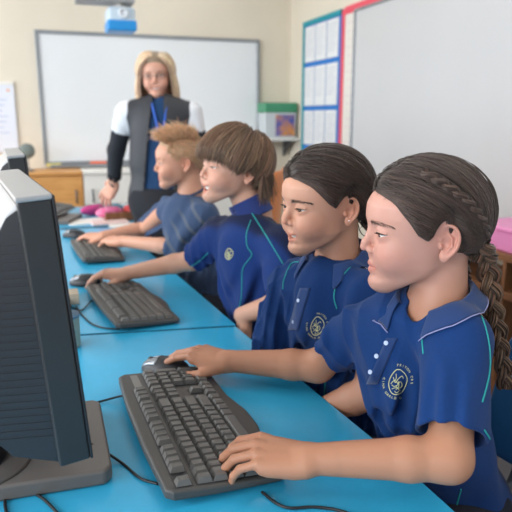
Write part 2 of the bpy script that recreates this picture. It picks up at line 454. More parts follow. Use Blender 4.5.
def eyes(parent, o, R, s, q, iris=(.12, .06, .03)):
    gz = q.get('gaze', (0, -8))
    for sg in (1, -1):
        c = V3(.0698, sg*.0312, .1052); n = 28; r = .0130
        ga = frame(gz[0], gz[1])
        vs = []; fs = []; mats = []
        th = np.concatenate([np.linspace(0, .20, 3), np.linspace(.215, .50, 4), np.linspace(.54, math.pi/2+.3, 9)])
        for i, t in enumerate(th):
            rr = r+.0004*max(0, 1-t/.5)
            for j in range(n):
                a = 2*math.pi*j/n; vs.append(c+ga@V3(rr*math.cos(t), rr*math.sin(t)*math.cos(a), rr*math.sin(t)*math.sin(a)))
        for i in range(len(th)-1):
            for j in range(n):
                fs.append((i*n+j, (i+1)*n+j, (i+1)*n+(j+1) % n, i*n+(j+1) % n)); mats.append(2 if th[i+1] < .21 else 1 if th[i+1] < .51 else 0)
        me = bpy.data.meshes.new('eye'); me.from_pydata([tuple(v) for v in xf(o, R, s, vs)], [], fs); me.update(); me.polygons.foreach_set('material_index', mats)
        e = add('eye', me, [M['sclera'], mat('iris', iris, .15, coat=.6), M['pupil']], parent, True)
        # lashes along the upper lid and a line under the lower one
        lid = q.get('lid', .5); up_ = .0014+.0062*lid
        us = np.linspace(-.0146, .0154, 26); P = []
        for u in us:
            t = max(0, 1-(u/.0158)**2); v = up_*t+.07*u+.0002; x = math.sqrt(max(1e-8, .0155**2-u*u-v*v)); P.append(c+V3(x, sg*u, v))
        m = MB(); m.tube(list(xf(o, R, s, P)), [(.0005+.0004*math.sin(math.pi*i/25))*s*q.get('lash', 1) for i in range(26)], 5)
        for i in range(2, 25):
            p = P[i]; u = us[i]; dr = nrm(V3(.9, sg*(.1+u*38), -.12-.35*(1-lid)))
            m.tube(list(xf(o, R, s, [p, p+dr*.0022+V3(0, 0, -.0002), p+dr*.0048+V3(0, 0, .0014)])), [.00034*s*q.get('lash', 1), .00026*s, .00008*s], 3, False)
        m.build('eyelashes', M['lash'], parent)
def brows(parent, o, R, s, q, sc, col, n=90, w=1.):
    for sg in (1, -1):
        P = []; rr = []
        for i in range(n):
            t = rng.uniform(0, 1); ph = 8+t*31; el = (.6+5.8*t-6.2*t*t)+rng.uniform(-1, 1)*(1.6 if t < .6 else 1.)*w+q.get('brow', 0)
            dl = 3.2+rng.uniform(-.5, 1.5); de = (2.4*(1-t)-2.6*t)
            ks = np.linspace(0, 1, 4); D = dirs((ph+ks*dl), el+ks*de); D[:, 1] *= sg
            P.append(sc.pt(D, np.array([-.0002, .0005, .0007, .0003]))); rr.append(np.array([.5, .5, .4, .12])*.00062*w)
        V, F, C = tubes(xf(o, R, s, np.array(P)), np.array(rr)*s, 3, np.clip(np.array(col)*rng.uniform(.7, 1.3, (n, 1)), 0, 1))
        add('eyebrow', mesh_np('eyebrow', V, F, C), M['hair'], parent, True)
def teeth(parent, o, R, s, q):
    op = q.get('open', 0); m = MB(); cw = .0215+.004*q.get('smile', 0)
    for i in range(-4, 5):
        y = i*.0052; wv = .0025; x = .0815-((y/.024)**2)*.009; z = .0496-.003*op+.00030*i*i*q.get('smile', 0)
        m.box((x-.003, y-wv, z-.0062), (x, y+wv, z+.002), lambda v: tuple(xf(o, R, s, [v])[0]))
    m.build('upper_teeth', M['teeth'], parent, bevel=.0006)
def hairmat(): return M['hair']
def hcols(N, base, var=.25, tipw=None):
    b = np.array(base)*np.exp(rng.normal(0, var, (N, 1))); return np.clip(b*(1+rng.normal(0, .05, (N, 3))), 0, 1)
def cap_under(parent, o, R, s, sc, off, base, HLk=HL, name='scalp_hair', inset=1.5):
    ph = np.linspace(-180, 180, 121); t = np.linspace(0, 1, 30)
    e0 = hairline(ph, HLk)+inset; PH = np.repeat(ph[:, None], 30, 1); EL = e0[:, None]+(90-e0[:, None])*t[None]
    D = dirs(PH, EL); O = off*np.clip(t*5, .03, 1)[None]*np.ones_like(PH)
    P = sc.pt(D, O); V = xf(o, R, s, P.reshape(-1, 3)); a, b = PH.shape
    F = [(i*b+j, (i+1)*b+j, (i+1)*b+j+1, i*b+j+1) for i in range(a-1) for j in range(b-1)]
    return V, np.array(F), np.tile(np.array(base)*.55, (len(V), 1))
def hair_obj(name, parts, parent, label=None):
    Vs, Fs, Cs, b = [], [], [], 0
    for V, F, C in parts: Vs.append(V); Fs.append(F+b); Cs.append(C); b += len(V)
    o = add(name, mesh_np(name, np.vstack(Vs), np.vstack(Fs), np.vstack(Cs)), M['hair'], parent, True)
    if label: o['label'] = label
    return o
def swept(sc, N, gather, offf, K=22, HLk=HL, jit=2.5, gj=4, sides=(1, -1), maxel=88, twist=0):
    """strands combed from hairline and scalp to a gathering point on each side"""
    out = []; per = N//len(sides)
    for sg in sides:
        n = per; hl = rng.uniform(0, 1, n) < .45
        ph = rng.uniform(0, 178, n) if len(sides) == 2 else rng.uniform(-178, 178, n)
        e0 = hairline(ph, HLk); el = np.where(hl, e0+rng.uniform(0, 2.5, n), e0+(maxel-e0)*rng.uniform(0, 1, n)**1.2)
        A = dirs(ph*(sg if len(sides) == 2 else 1), el)
        g = dirs(gather[0]*sg+rng.normal(0, gj, n), gather[1]+rng.normal(0, gj, n))
        t = np.linspace(0, 1, K); D = slerp(A, g, t)
        D[..., 2] += (twist*np.sin(np.pi*t))[None]; D /= np.linalg.norm(D, axis=2, keepdims=True)
        wob = rng.normal(0, 1, (n, 1, 3))*np.sin(np.pi*t)[None, :, None]*.012+rng.normal(0, 1, (n, 1, 3))*np.sin(3*np.pi*t)[None, :, None]*.005
        D = D+wob; D /= np.linalg.norm(D, axis=2, keepdims=True)
        lift = rng.uniform(.35, 1, n)[:, None]
        ephi = np.degrees(np.arctan2(D[..., 1], D[..., 0])); eel = np.degrees(np.arcsin(np.clip(D[..., 2], -1, 1))); hl_ = hairline(ephi, HLk)+rng.exponential(.9, (n, 1))-.4; eel = np.where(np.abs(ephi) < 100, np.maximum(eel, hl_), eel); D = dirs(ephi, eel); marg = eel-hairline(ephi, HLk)
        off = offf*np.clip(marg/14+.12, .08, 1)*lift+.0008
        out.append(sc.pt(D, off))
    return np.vstack(out)
def plait(start, end, L, r, turns, sag=None, nst=26, K=120, path=None):
    """three-strand plait along a path; returns strand paths and radii"""
    c = spline(path, 16); d = np.r_[0, np.cumsum(np.linalg.norm(np.diff(c, axis=0), axis=1))]; t = np.linspace(0, 1, K)
    C = np.stack([np.interp(t*d[-1], d, c[:, i]) for i in range(3)], 1); T = np.gradient(C, axis=0); T /= np.linalg.norm(T, axis=1, keepdims=True)
    side = np.asarray(sag, float); S = side-T*(T@side)[:, None]; S /= np.linalg.norm(S, axis=1, keepdims=True); B = np.cross(T, S)
    taper = 1-.35*t; P = []; 
    for k in range(3):
        a = 2*np.pi*(turns*t)+2*np.pi*k/3
        cen = C+S*(np.sin(a)*r*.85*taper)[:, None]+B*(np.sin(2*a)*r*.42*taper)[:, None]
        Tk = np.gradient(cen, axis=0); Tk /= np.linalg.norm(Tk, axis=1, keepdims=True); S2 = np.cross(Tk, B); B2 = np.cross(S2, Tk)
        for j in range(nst):
            an = rng.uniform(0, 2*np.pi); rr = math.sqrt(rng.uniform(.25, 1)); tw = an+t*rng.uniform(1, 3)
            P.append(cen+(S2*np.cos(tw)[:, None]*.62+B2*np.sin(tw)[:, None]*.55)*(rr*r*taper)[:, None])
    return np.array(P)

# ------------------------------------------------------------ clothes
def wrinkle(seed, amp, dirs_=None, freq=40):
    r = np.random.default_rng(seed); K = r.normal(0, 1, (6, 3)); K /= np.linalg.norm(K, axis=1, keepdims=True)
    K *= (freq*r.uniform(.6, 1.7, (6, 1))); ph = r.uniform(0, 6.28, 6); Wk = r.normal(0, 9, (2, 3))
    if dirs_ is not None: K = K*np.asarray(dirs_)
    K = K.astype(np.float32); Wk = Wk.astype(np.float32)
    def g(P):
        w = np.sin(P@Wk.T); s = 0
        for i in range(6): 
            v = np.sin(P@K[i]+ph[i]+1.7*w[:, i % 2]); s = s+((1-np.abs(v)*1.6)*np.clip(.4+w[:, (i+1) % 2], 0, 1) if i % 2 else v*.6)
        return s*amp/2.6
    return g
def creases(lst):
    """ridges running between point pairs: (a, b, radius of influence, amplitude, frequency)"""
    def g(P):
        s = 0
        for a, b, r, A, fr in lst:
            a = np.asarray(a, np.float32); b = np.asarray(b, np.float32); ab = b-a; h = np.clip((P-a)@ab/(ab@ab), 0, 1); q = P-a-h[:, None]*ab
            d = np.linalg.norm(q, axis=1); up = nrm(np.cross(ab, (.3, .5, .8))); v = q@up.astype(np.float32)
            s = s+A*np.exp(-(d/r)**2)*np.sin(v*fr)*np.sin(np.pi*np.clip(h, 0, 1))
        return s
    return g
def disp(f, *gs, near=.02):
    def h(P):
        d = f(P); m = np.abs(d) < near
        if m.any():
            Q = P[m]; s = 0
            for g in gs: s = s+g(Q)
            d = d.copy(); d[m] = d[m]-s
        return d
    return h
def torso_sdf(N, SL, SR, PV, grow=0, belly=.0, chest=.088, k=.05):
    """chest, waist and hips between neck base, shoulder joints and pelvis"""
    N, SL, SR, PV = map(lambda a: np.asarray(a, float), (N, SL, SR, PV)); mid = (SL+SR)/2
    spine = lambda t: mid*(1-t)+PV*t+V3(0, 0, 0)
    lat = nrm(SL-SR); dn = nrm(PV-mid); fwd = np.cross(lat, -dn); fwd = nrm(fwd)
    w = np.linalg.norm(SL-SR)/2; R = np.stack([fwd, lat, -dn], 1); H = np.linalg.norm(PV-mid)
    g = grow
    c = [ell(spine(.24)+fwd*.004, (chest+.006+g, w*.86+g, H*.40+g), R), ell(spine(.60)+fwd*(.006+belly), (chest*.98+g+belly, w*.90+g, H*.34+g), R), ell(spine(.97), (chest*1.05+g, w*.98+g, H*.26+g), R)]
    sh = U(.03, cap(SL*.93+mid*.07, N*.5+mid*.5, .038+g, .040+g), cap(SR*.93+mid*.07, N*.5+mid*.5, .038+g, .040+g))
    return U(k, *c, sh), (spine, R, w, H)
def sleeve_sdf(S, E, hem, r0=.058, r1=.052, skin=.036):
    """S shoulder, E elbow, hem = fraction of the way down; hollow at the open end"""
    S = np.asarray(S, float); E = np.asarray(E, float); e = S+(E-S)*hem; a = nrm(E-S)
    body = cap(S, e+a*.03, r0, r1); cut = plane(e, a)
    inner = cap(e-a*.010, e+a*.05, r1-.007, r1-.004)
    return body, cut, inner, e, a
def tube_on(name, pts, bv, r, mt, parent, lift=.0004, sub=6, n=6):
    """piping laid on a garment: points snapped to its surface"""
    pts = spline(pts, sub); out = []
    for p in pts:
        h, nn, i, d = bv.find_nearest(Vector(p))
        if h is not None: out.append(np.array(h)+np.array(nn)*lift)
    for _ in range(2): out = [out[0]]+[(out[i-1]+2*out[i]+out[i+1])/4 for i in range(1, len(out)-1)]+[out[-1]]
    return MB().tube(out, r, n).build(name, mt, parent, True)
def shoot(bv, x, y):
    d = ray(x, y); h, n, i, t = bv.ray_cast(Vector(CP), Vector(nrm(d)))
    return None if h is None else np.array(h)
def pipe_px(name, pxs, bv, r, mt, parent):
    P = []
    px = spline([(a, b, 0) for a, b in pxs], 10)
    for a, b, _ in px:
        h = shoot(bv, a, b)
        if h is not None and (not P or np.linalg.norm(h-P[-1]) < .06): P.append(h)
    if len(P) < 4: print('piping missed', name, pxs[0]); return None
    out = []
    for p in P:
        h, nn, i, d = bv.find_nearest(Vector(p)); out.append(np.array(h)+np.array(nn)*.0006*(1 if nn.dot(Vector(CP-p)) > 0 else -1))
    for _ in range(3): out = [out[0]]+[(out[i-1]+2*out[i]+out[i+1])/4 for i in range(1, len(out)-1)]+[out[-1]]
    return MB().tube(out, r, 6).build(name, mt, parent, True)
def collar(parent, N, up, fwd, r, h, fall, mt, gap=20, open_=.02, flare=.024, name='collar', trim=None, drop=.0, tall=False, off=0, bv=None):
    """folded collar: a stand around the neck and a leaf turned down over it; gap degrees open at the throat"""
    up = nrm(up); fwd = nrm(fwd-up*(up@fwd)); lf = np.cross(up, fwd); N = np.asarray(N, float)
    fk = 1. if not tall else 0.
    ph = np.radians(np.linspace(gap, 360-gap, 61)); G = []
    for a in ph:
        fr = (1+math.cos(a))/2; o = fwd*math.cos(a)+lf*math.sin(a); pt = abs(math.cos(a/2))**6
        base = -drop*fr**1.5*up; rr = r*(1+(.10+.10*fk)*fr)
        prof = [(rr+.001, -.012), (rr-.001, h*.4), (rr+.001, h), (rr+.004, h+.0025), (rr+.008, h), (rr+flare*.6, h-fall*.45-.004), (rr+flare, h-fall*(1+.7*pt))]
        PT = None
        if tall: prof = [(rr+.006, -.012), (rr+.003, h*.3), (rr+.002, h*.7), (rr+.003, h)]
        row = [N+base+o*x+up*z+fwd*off for x, z in prof]
        if bv is not None:
            for k in range(3, len(row)):
                hp, nv, i_, d_ = bv.find_nearest(Vector(row[k])); hp = np.array(hp); nv = np.array(nv); nv = nv if nv@(hp-(N-up*.10)) > 0 else -nv
                mn = .0035+.0012*(len(row)-k)
                if (row[k]-hp)@nv < mn: row[k] = hp+nv*mn
        G.append(row)
    o = MB().grid(G).build(name, mt, parent, True, solid=.0022, sub=1)
    if trim is not None:
        k = 6; MB().tube([g[k]+nrm(g[k]-g[0])*.0006 for g in G], .0011, 6).build('collar_trim', trim, parent, True)
    return o, G
# ------------------------------------------------------------ materials of the place
M = {}
M['hair'] = mat('hair', attr=True, rough=.42, spec=.35, sheen=.1)
M['sclera'] = mat('sclera', (.78, .76, .74), .2)
M['pupil'] = mat('pupil', (.004, .004, .004), .08, coat=1)
M['lash'] = mat('lash', (.012, .008, .006), .6)
M['teeth'] = mat('teeth', (.80, .77, .70), .25)
M['skin'] = mat('skin', attr=True, rough=.46, spec=.4, sss=.12, bump=.10, bscale=900)
M['cloth'] = mat('cotton knit', attr=True, rough=.85, spec=.2, sheen=.08, noise=.05, nscale=160, bump=.35, bscale=1500)
M['wall'] = mat('painted wall', s2l(230, 221, 204), .8, noise=.02, nscale=3, bump=.05)
M['ceil'] = mat('ceiling', s2l(235, 232, 225), .9)
M['floor'] = mat('carpet floor', s2l(96, 92, 96), .95, noise=.15, nscale=90, bump=.3)
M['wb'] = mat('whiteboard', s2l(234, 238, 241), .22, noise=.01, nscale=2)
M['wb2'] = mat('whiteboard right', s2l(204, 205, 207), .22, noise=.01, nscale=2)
M['frame'] = mat('aluminium frame', s2l(150, 155, 160), .4, metal=.6)
M['desk'] = mat('blue laminate', s2l(52, 170, 214), .30, noise=.03, nscale=30, coat=.15, bump=.03, bscale=300)
M['deskedge'] = mat('dark table edge', s2l(35, 60, 85), .45)
M['deskunder'] = mat('chipboard underside', s2l(120, 105, 90), .8)
M['steel'] = mat('grey powder coated steel', s2l(90, 92, 96), .4, metal=.3)
M['blk'] = mat('black plastic', s2l(36, 36, 40), .42, bump=.12, bscale=900)
M['blk2'] = mat('dark grey plastic', s2l(46, 46, 47), .42, bump=.12, bscale=900)
M['grey'] = mat('grey plastic', s2l(128, 126, 122), .42, bump=.08, bscale=900)
M['glare_grey'] = mat('glare grey plastic', s2l(168, 168, 170), .35, bump=.05, bscale=900)  # reflected light painted into the dark monitor's top and back
M['mid'] = mat('warm dark grey plastic', s2l(100, 94, 90), .42, bump=.1, bscale=800)
M['kcase'] = mat('keyboard case plastic', s2l(72, 70, 68), .42, bump=.1, bscale=900)
M['key'] = mat('keycap plastic', s2l(100, 98, 95), .36, bump=.08, bscale=900)
M['white'] = mat('white paint', s2l(238, 236, 230), .5)
M['wood'] = mat('orange wood veneer', s2l(226, 168, 100), .45, col2=s2l(208, 148, 82), nscale=6, stretch=(1, 1, 8))
M['wood2'] = mat('brown wood', s2l(140, 92, 58), .5, col2=s2l(112, 70, 42), nscale=6, stretch=(8, 1, 1))
M['screen'] = mat('monitor panel', s2l(14, 16, 20), .12)
M['cable'] = mat('cable rubber', s2l(28, 28, 32), .45)
M['silver'] = mat('silver plastic', s2l(160, 165, 172), .25, metal=.6)
def col(name, r, g, b, rough=.5, **k): return mat(name, s2l(r, g, b), rough, **k)

# ------------------------------------------------------------ the room
WX, WY, LX, RY, CZ = 2.31, 5.6, -2.6, -2.6, 2.75
def S(name, m, mt, **k):
    o = m.build(name, mt, **k); o['kind'] = 'structure'; return o
S('floor', MB().box((LX-.1, RY, -.1), (WX+.1, WY+.1, 0)), M['floor'])
S('wall_back', MB().box((LX-.1, WY, 0), (WX+.1, WY+.1, CZ)), M['wall'])
S('wall_right', MB().box((WX, RY, 0), (WX+.1, WY, CZ)), M['wall'])
S('ceiling', MB().box((LX-.1, RY, CZ), (WX+.1, WY+.1, CZ+.1)), M['ceil'])
wl = MB(); wl.box((LX-.1, RY, 0), (LX, WY, .85)).box((LX-.1, RY, 2.45), (LX, WY, CZ))
WIN = [(-2.2, -.5), (-.3, 1.5), (1.7, 3.5), (3.7, 5.3)]
ed = [RY]+[v for a in WIN for v in a]+[WY]
for i in range(0, len(ed), 2): wl.box((LX-.1, ed[i], .85), (LX, ed[i+1], 2.45))
S('wall_left', wl, M['wall'])
for i, (a, b) in enumerate(WIN):
    w = MB(); t = .04
    for lo, hi in (((LX-.07, a, .85), (LX-.02, b, .85+t)), ((LX-.07, a, 2.45-t), (LX-.02, b, 2.45)), ((LX-.07, a, .85), (LX-.02, a+t, 2.45)), ((LX-.07, b-t, .85), (LX-.02, b, 2.45)), ((LX-.07, (a+b)/2-t/2, .85), (LX-.02, (a+b)/2+t/2, 2.45)), ((LX-.07, a, 1.55), (LX-.02, b, 1.55+t))): w.box(lo, hi)
    S('window_%d' % (i+1), w, M['white'])
S('baseboard_back', MB().box((LX, WY-.015, 0), (WX, WY, .09)), M['white']); S('baseboard_right', MB().box((WX-.015, RY, 0), (WX, WY-.015, .09)), M['white'])
# ceiling light panels
led = mat('light panel', (1, 1, 1), .5, emit=(1, .96, .9), es=5.5)
for i, (x, y) in enumerate([(-1.2, .6), (1.1, .6), (-1.2, 2.8), (1.1, 2.8), (-1.2, 4.7), (1.1, 4.7)]):
    r = empty('ceiling_light', (x, y, CZ), 0, 'square white ceiling light panel in the classroom ceiling', 'ceiling light', 'ceiling light panels')
    f = MB()
    for lo, hi in (((-.31, -.31, -.03), (.31, -.29, 0)), ((-.31, .29, -.03), (.31, .31, 0)), ((-.31, -.29, -.03), (-.29, .29, 0)), ((.29, -.29, -.03), (.31, .29, 0))): f.box(lo, hi)
    f.build('frame', M['white'], r); MB().box((-.29, -.29, -.02), (.29, .29, -.005)).build('diffuser', led, r)

# whiteboard on the back wall
r = empty('whiteboard', (1.0, WY, .9), 0, 'wide white board with grey frame on the back wall behind the teacher', 'whiteboard')
bx0, bx1, bz0, bz1 = -.965, .96, .03, 1.085
MB().box((bx0, -.03, bz0), (bx1, -.012, bz1)).build('writing_surface', M['wb'], r)
f = MB(); t = .028
f.box((bx0-t, -.045, bz0-t), (bx1+t, 0, bz0)).box((bx0-t, -.045, bz1), (bx1+t, 0, bz1+t)).box((bx0-t, -.045, bz0), (bx0, 0, bz1)).box((bx1, -.045, bz0), (bx1+t, 0, bz1))
f.build('frame', M['frame'], r, bevel=.004)
MB().box((bx0+.02, -.11, -.02), (bx1-.02, -.045, -.005)).box((bx0+.02, -.115, -.02), (bx1-.02, -.108, .008)).build('pen_tray', M['frame'], r, bevel=.003)
p = atY(98, 157, WY-.085)
er = MB().box((-.07, -.025, 0), (.07, .025, .03)).build('board_eraser', col('orange felt', 245, 120, 85, .8), bevel=.006)
er.location = (p[0], WY-.077, .896); tag(er, 'orange-red board eraser on the tray left of the teacher', 'eraser')
p = atY(50, 163, WY-.085)
er = MB().box((-.06, -.018, 0), (.06, .018, .02)).build('marker_box', col('yellow card', 235, 220, 120, .7), bevel=.003)
er.location = (p[0]+.03, WY-.077, .896); tag(er, 'pale yellow marker box at the left end of the tray', 'box')

# flip chart sheet at the far left
p0 = atY(-30, 82, WY-.03); p1 = atY(19, 152, WY-.03)
r = empty('wall_chart', (p1[0], WY, p1[2]), 0, 'white paper chart with faint notes hanging at the far left of the back wall', 'chart')
wd = p1[0]-p0[0]; hg = p0[2]-p1[2]
MB().box((-wd, -.02, 0), (0, -.012, hg)).build('paper', col('blueish white paper', 228, 234, 246, .6), r)
MB().box((-wd, -.028, hg-.015), (0, -.008, hg+.01)).build('hanger', M['white'], r)
st = MB()
for k in range(7): st.box((-.22, -.0222, hg-.14-.045*k), (-.06-.02*(k % 3), -.0202, hg-.134-.045*k))
st.build('writing', col('faint blue ink', 178, 192, 226), r)
MB().prism([(.018*math.cos(a)*(1 if i % 2 else .45)-.045, .018*math.sin(a)*(1 if i % 2 else .45)+hg-.06) for i, a in enumerate(np.linspace(0, 2*math.pi, 11)[:-1])], .0202, .0222, lambda v: (v[0], -v[2], v[1])).build('sticker', col('orange sticker', 240, 170, 120), r)

# cupboards under the board
FY = 5.12
def cup(name, px0, px1, ztop, mt, label, doors, hx=None):
    x0 = atY(px0, 170, FY)[0] if px0 is not None else -1.2; x1 = atY(px1, 170, FY)[0]
    r = empty(name, ((x0+x1)/2, (FY+WY)/2, 0), 0, label, 'cupboard'); w = (x1-x0)/2; d = (WY-FY)/2-.02
    MB().box((-w, -d+.02, .0), (w, d, ztop-.025)).build('body', mt, r)
    MB().box((-w, -d-.01, ztop-.025), (w, d, ztop)).build('worktop', mt if mt is M['wood'] else M['white'], r, bevel=.004)
    n = doors; ww = 2*w/n
    for i in range(n):
        dr = MB().box((-w+i*ww+.004, -d, .08), (-w+(i+1)*ww-.004, -d+.018, ztop-.035)).build('door', mt, r, bevel=.003)
        hxx = -w+(i*ww+.07 if hx else (i+1)*ww-.06)
        MB().tube([(hxx, -d, .62), (hxx, -d-.03, .62), (hxx+.0, -d-.03, .72), (hxx, -d, .72)], .007, 8).build('handle', M['steel'], dr, True)
    return r
cup('cupboard', None, 82.5, .872, M['wood'], 'low orange wood cupboard standing under the left end of the whiteboard', 3)
cup('cupboard', 82.8, 250, .872, M['white'], 'low white cupboard under the whiteboard behind the teacher', 3, 1)
# round desk fan on the wood cupboard
p = atY(27, 151, 5.3)
r = empty('desk_fan', (p[0], 5.3, .872), 0, 'small grey round desk fan on the wood cupboard', 'fan'); zc = p[2]-.872
MB().lathe([(.05, 0), (.05, .012), (.02, .02), (.008, .03), (.008, zc-.04)]).build('stand', M['grey'], r, True)
MB().lathe([(.0, -.03), (.045, -.028), (.062, -.005), (.062, .012), (.03, .022), (0, .024)], n=28).build('fan_head', col('fan grey green', 118, 128, 124), r, True).matrix_local = Matrix.Translation((0, 0, zc)) @ Matrix.Rotation(math.radians(90), 4, 'X')

# shelf with box in the corner
a0 = atY(262, 138, WY-.2); a1 = atY(294, 138, WY-.2)
r = empty('wall_shelf', ((a0[0]+WX)/2, WY, a0[2]), 0, 'white wall shelf in the corner right of the whiteboard', 'shelf')
hw = (WX-a0[0])/2-.002
MB().box((-hw, -.30, -.025), (hw, -.001, 0)).build('board', M['white'], r, bevel=.003)
for sx in (-1, 1): MB().prism([(0, 0), (.2, 0), (0, .16)], -.008, .008, lambda v: (sx*hw*.7+v[2], -v[0]-.001, -.026-v[1])).build('bracket', M['steel'], r)
b0 = atY(260, 138, WY-.15); b1 = atY(290, 103, WY-.15); zz = a0[2]
r = empty('storage_box', ((b0[0]+b1[0])/2+.02, WY-.15, zz), 0, 'storage box with green lid and colourful picture front on the corner shelf', 'box')
w = (b1[0]-b0[0])/2; h = b1[2]-zz
MB().box((-w, -.1, 0), (w, .1, h*.72), taper=-.006).build('box_body', col('clear white plastic', 205, 212, 215, .3), r, bevel=.006)
MB().box((-w-.012, -.112, h*.72), (w+.012, .112, h)).build('lid', col('green plastic', 70, 150, 110, .4), r, bevel=.012)
pm = mat('bright picture', s2l(60, 90, 180), .5, col2=s2l(225, 150, 60), nscale=9)
MB().box((-w*.35, -.108, .02), (w*.9, -.1035, h*.66)).build('picture', pm, r)

# projector hanging from the ceiling
p = atD(120, 20, 4.3)
r = empty('projector', (p[0], p[1], CZ), 0, 'white ceiling projector with bright blue front at the top of the view', 'projector'); z = p[2]-CZ
MB().lathe([(.05, -.0), (.05, -.02), (.02, -.03), (.02, z+.10), (.05, z+.09), (.05, z+.08)]).build('ceiling_pole', M['white'], r, True)
MB().box((-.30, -.10, z+.105), (.10, .12, z+.135)).build('mounting_arm', col('grey arm', 165, 165, 165), r, bevel=.008)
MB().box((-.095, -.10, z-.045), (.10, .14, z+.08)).build('housing', col('projector white', 205, 222, 235, .35), r, bevel=.03, seg=4)
MB().box((-.10, -.108, z-.085), (.105, .12, z-.012)).build('front_panel', col('vivid blue plastic', 30, 150, 225, .35), r, bevel=.014, seg=3)
MB().lathe([(.028, 0), (.034, .004), (.034, .03), (.022, .03), (.020, .012), (.0, .010)], n=24).build('lens', col('pale lens ring', 235, 240, 245, .2), r, True).matrix_local = Matrix.Translation((.01, -.10, z+.03)) @ Matrix.Rotation(math.radians(90), 4, 'X')

# pinboard on the right wall
zt = 2.13; zb = .96; y0, y1 = 4.50, 5.235
r = empty('pinboard', (WX, (y0+y1)/2, zb), 0, 'blue and teal bordered pinboard with three rows of pinned sheets on the right wall', 'pinboard')
H = zt-zb; Wd = (y1-y0)/2
MB().box((-.02, -Wd, 0), (0, Wd, H)).build('backing', col('blue board', 40, 120, 200, .7), r)
f = MB(); t = .04; f.box((-.03, Wd-t, 0), (-.002, Wd, H)).box((-.03, -Wd, H-t), (-.002, Wd-t, H)).box((-.03, -Wd, 0), (-.002, Wd-t, t)).build('border', col('teal border', 20, 150, 165, .6), r)
rows = [2.085-zb, 1.775-zb, 1.745-zb, 1.40-zb, 1.37-zb, 1.06-zb]
for k in range(3):
    for j in range(3):
        ya = Wd-t-.01-j*.222; s_ = MB().box((-.026, ya-.205, rows[2*k+1]+.006), (-.0215, ya, rows[2*k]-.006)).build('pinned_sheet', col('sheet', 232, 234, 236, .7), r)
        ln = MB()
        for q_ in range(9): ln.box((-.0275, ya-.18+.02*(q_ % 3), rows[2*k]-.045-.026*q_), (-.0262, ya-.02, rows[2*k]-.041-.026*q_))
        ln.build('print', col('grey print', 165, 175, 195), s_)
# pink bordered display strip and big whiteboard
r = empty('display_board', (WX, 4.0, .95), 0, 'narrow cream display panel with a pink-red border between the pinboard and right whiteboard', 'display board')
MB().box((-.015, .27, .0), (-.002, .485, 1.13)).build('panel', col('cream card', 232, 228, 220, .7), r)
f = MB(); f.box((-.024, .445, 0), (-.002, .485, 1.17)).box((-.024, -2.9, 1.13), (-.002, .445, 1.185)).build('border', col('pink red border', 232, 84, 104, .6), r)
f = MB()
for q_ in range(16): f.box((-.0165, .30+.01*(q_ % 2), 1.06-.06*q_), (-.0155, .41-.02*(q_ % 3), 1.065-.06*q_))
f.build('writing', col('faint pink ink', 215, 190, 200), r)
r = empty('whiteboard', (WX, 2.0, .66), 0, 'large plain whiteboard on the right wall behind the pupils', 'whiteboard')
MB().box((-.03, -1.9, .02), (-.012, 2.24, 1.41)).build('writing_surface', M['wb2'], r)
f = MB(); f.box((-.042, 2.24, 0), (-.002, 2.262, 1.43)).box((-.042, -1.92, 0), (-.002, -1.9, 1.43)).box((-.042, -1.9, 0), (-.002, 2.24, .02)).box((-.042, -1.9, 1.41), (-.002, 2.24, 1.43)).build('frame', M['silver'], r, bevel=.003)

# bookcase with bins low on the right
BX = 1.9
zp0 = atX(505, 229, BX)[2]; zp1 = atX(505, 254, BX)[2]; zs = atX(505, 262, BX)[2]; zg0 = atX(505, 264, BX)[2]; zg1 = atX(505, 292, BX)[2]; zh = atX(505, 300, BX)[2]
yc = atX(505, 250, BX)[1]
r = empty('bookcase', (2.08, yc, 0), 0, 'low open wooden bookcase against the right wall behind the girl in front', 'bookcase')
MB().box((-.18, -.75, zs), (.18, .75, zp1)).build('top', M['wood2'], r, bevel=.004)
MB().box((-.18, -.75, zh), (.18, .75, zg1)).build('shelf', M['wood2'], r, bevel=.003)
MB().box((-.18, -.75, .06), (.18, .75, .08)).build('bottom_shelf', M['wood2'], r)
for y in (-.75, -.01, .73): MB().box((-.175, y, 0), (.18, y+.02, zs)).build('upright', M['wood2'], r)
MB().box((.165, -.73, .06), (.18, .73, zs)).build('back_panel', col('cream back', 225, 212, 190, .7), r)
def bin_(x, y, z, w, d, h, c, label, name='storage_bin'):
    q = empty(name, (x, y, z), 0, label, 'bin')
    o = MB().box((-d/2, -w/2, 0), (d/2, w/2, h-.02), taper=-.008).build('bin_body', c, q, bevel=.006); MB().box((-d/2-.014, -w/2-.014, h-.02), (d/2+.014, w/2+.014, h)).build('rim', c, q, bevel=.006)
bin_(2.06, yc, zp1, .5, .26, zp0-zp1, col('pink plastic', 245, 150, 200, .4), 'pink plastic bin on top of the low bookcase')
bin_(2.03, yc-.37, zg1, .5, .24, (zg0-zg1)*.8, col('mint plastic', 150, 210, 175, .4), 'mint green bin inside the low bookcase below the pink bin')

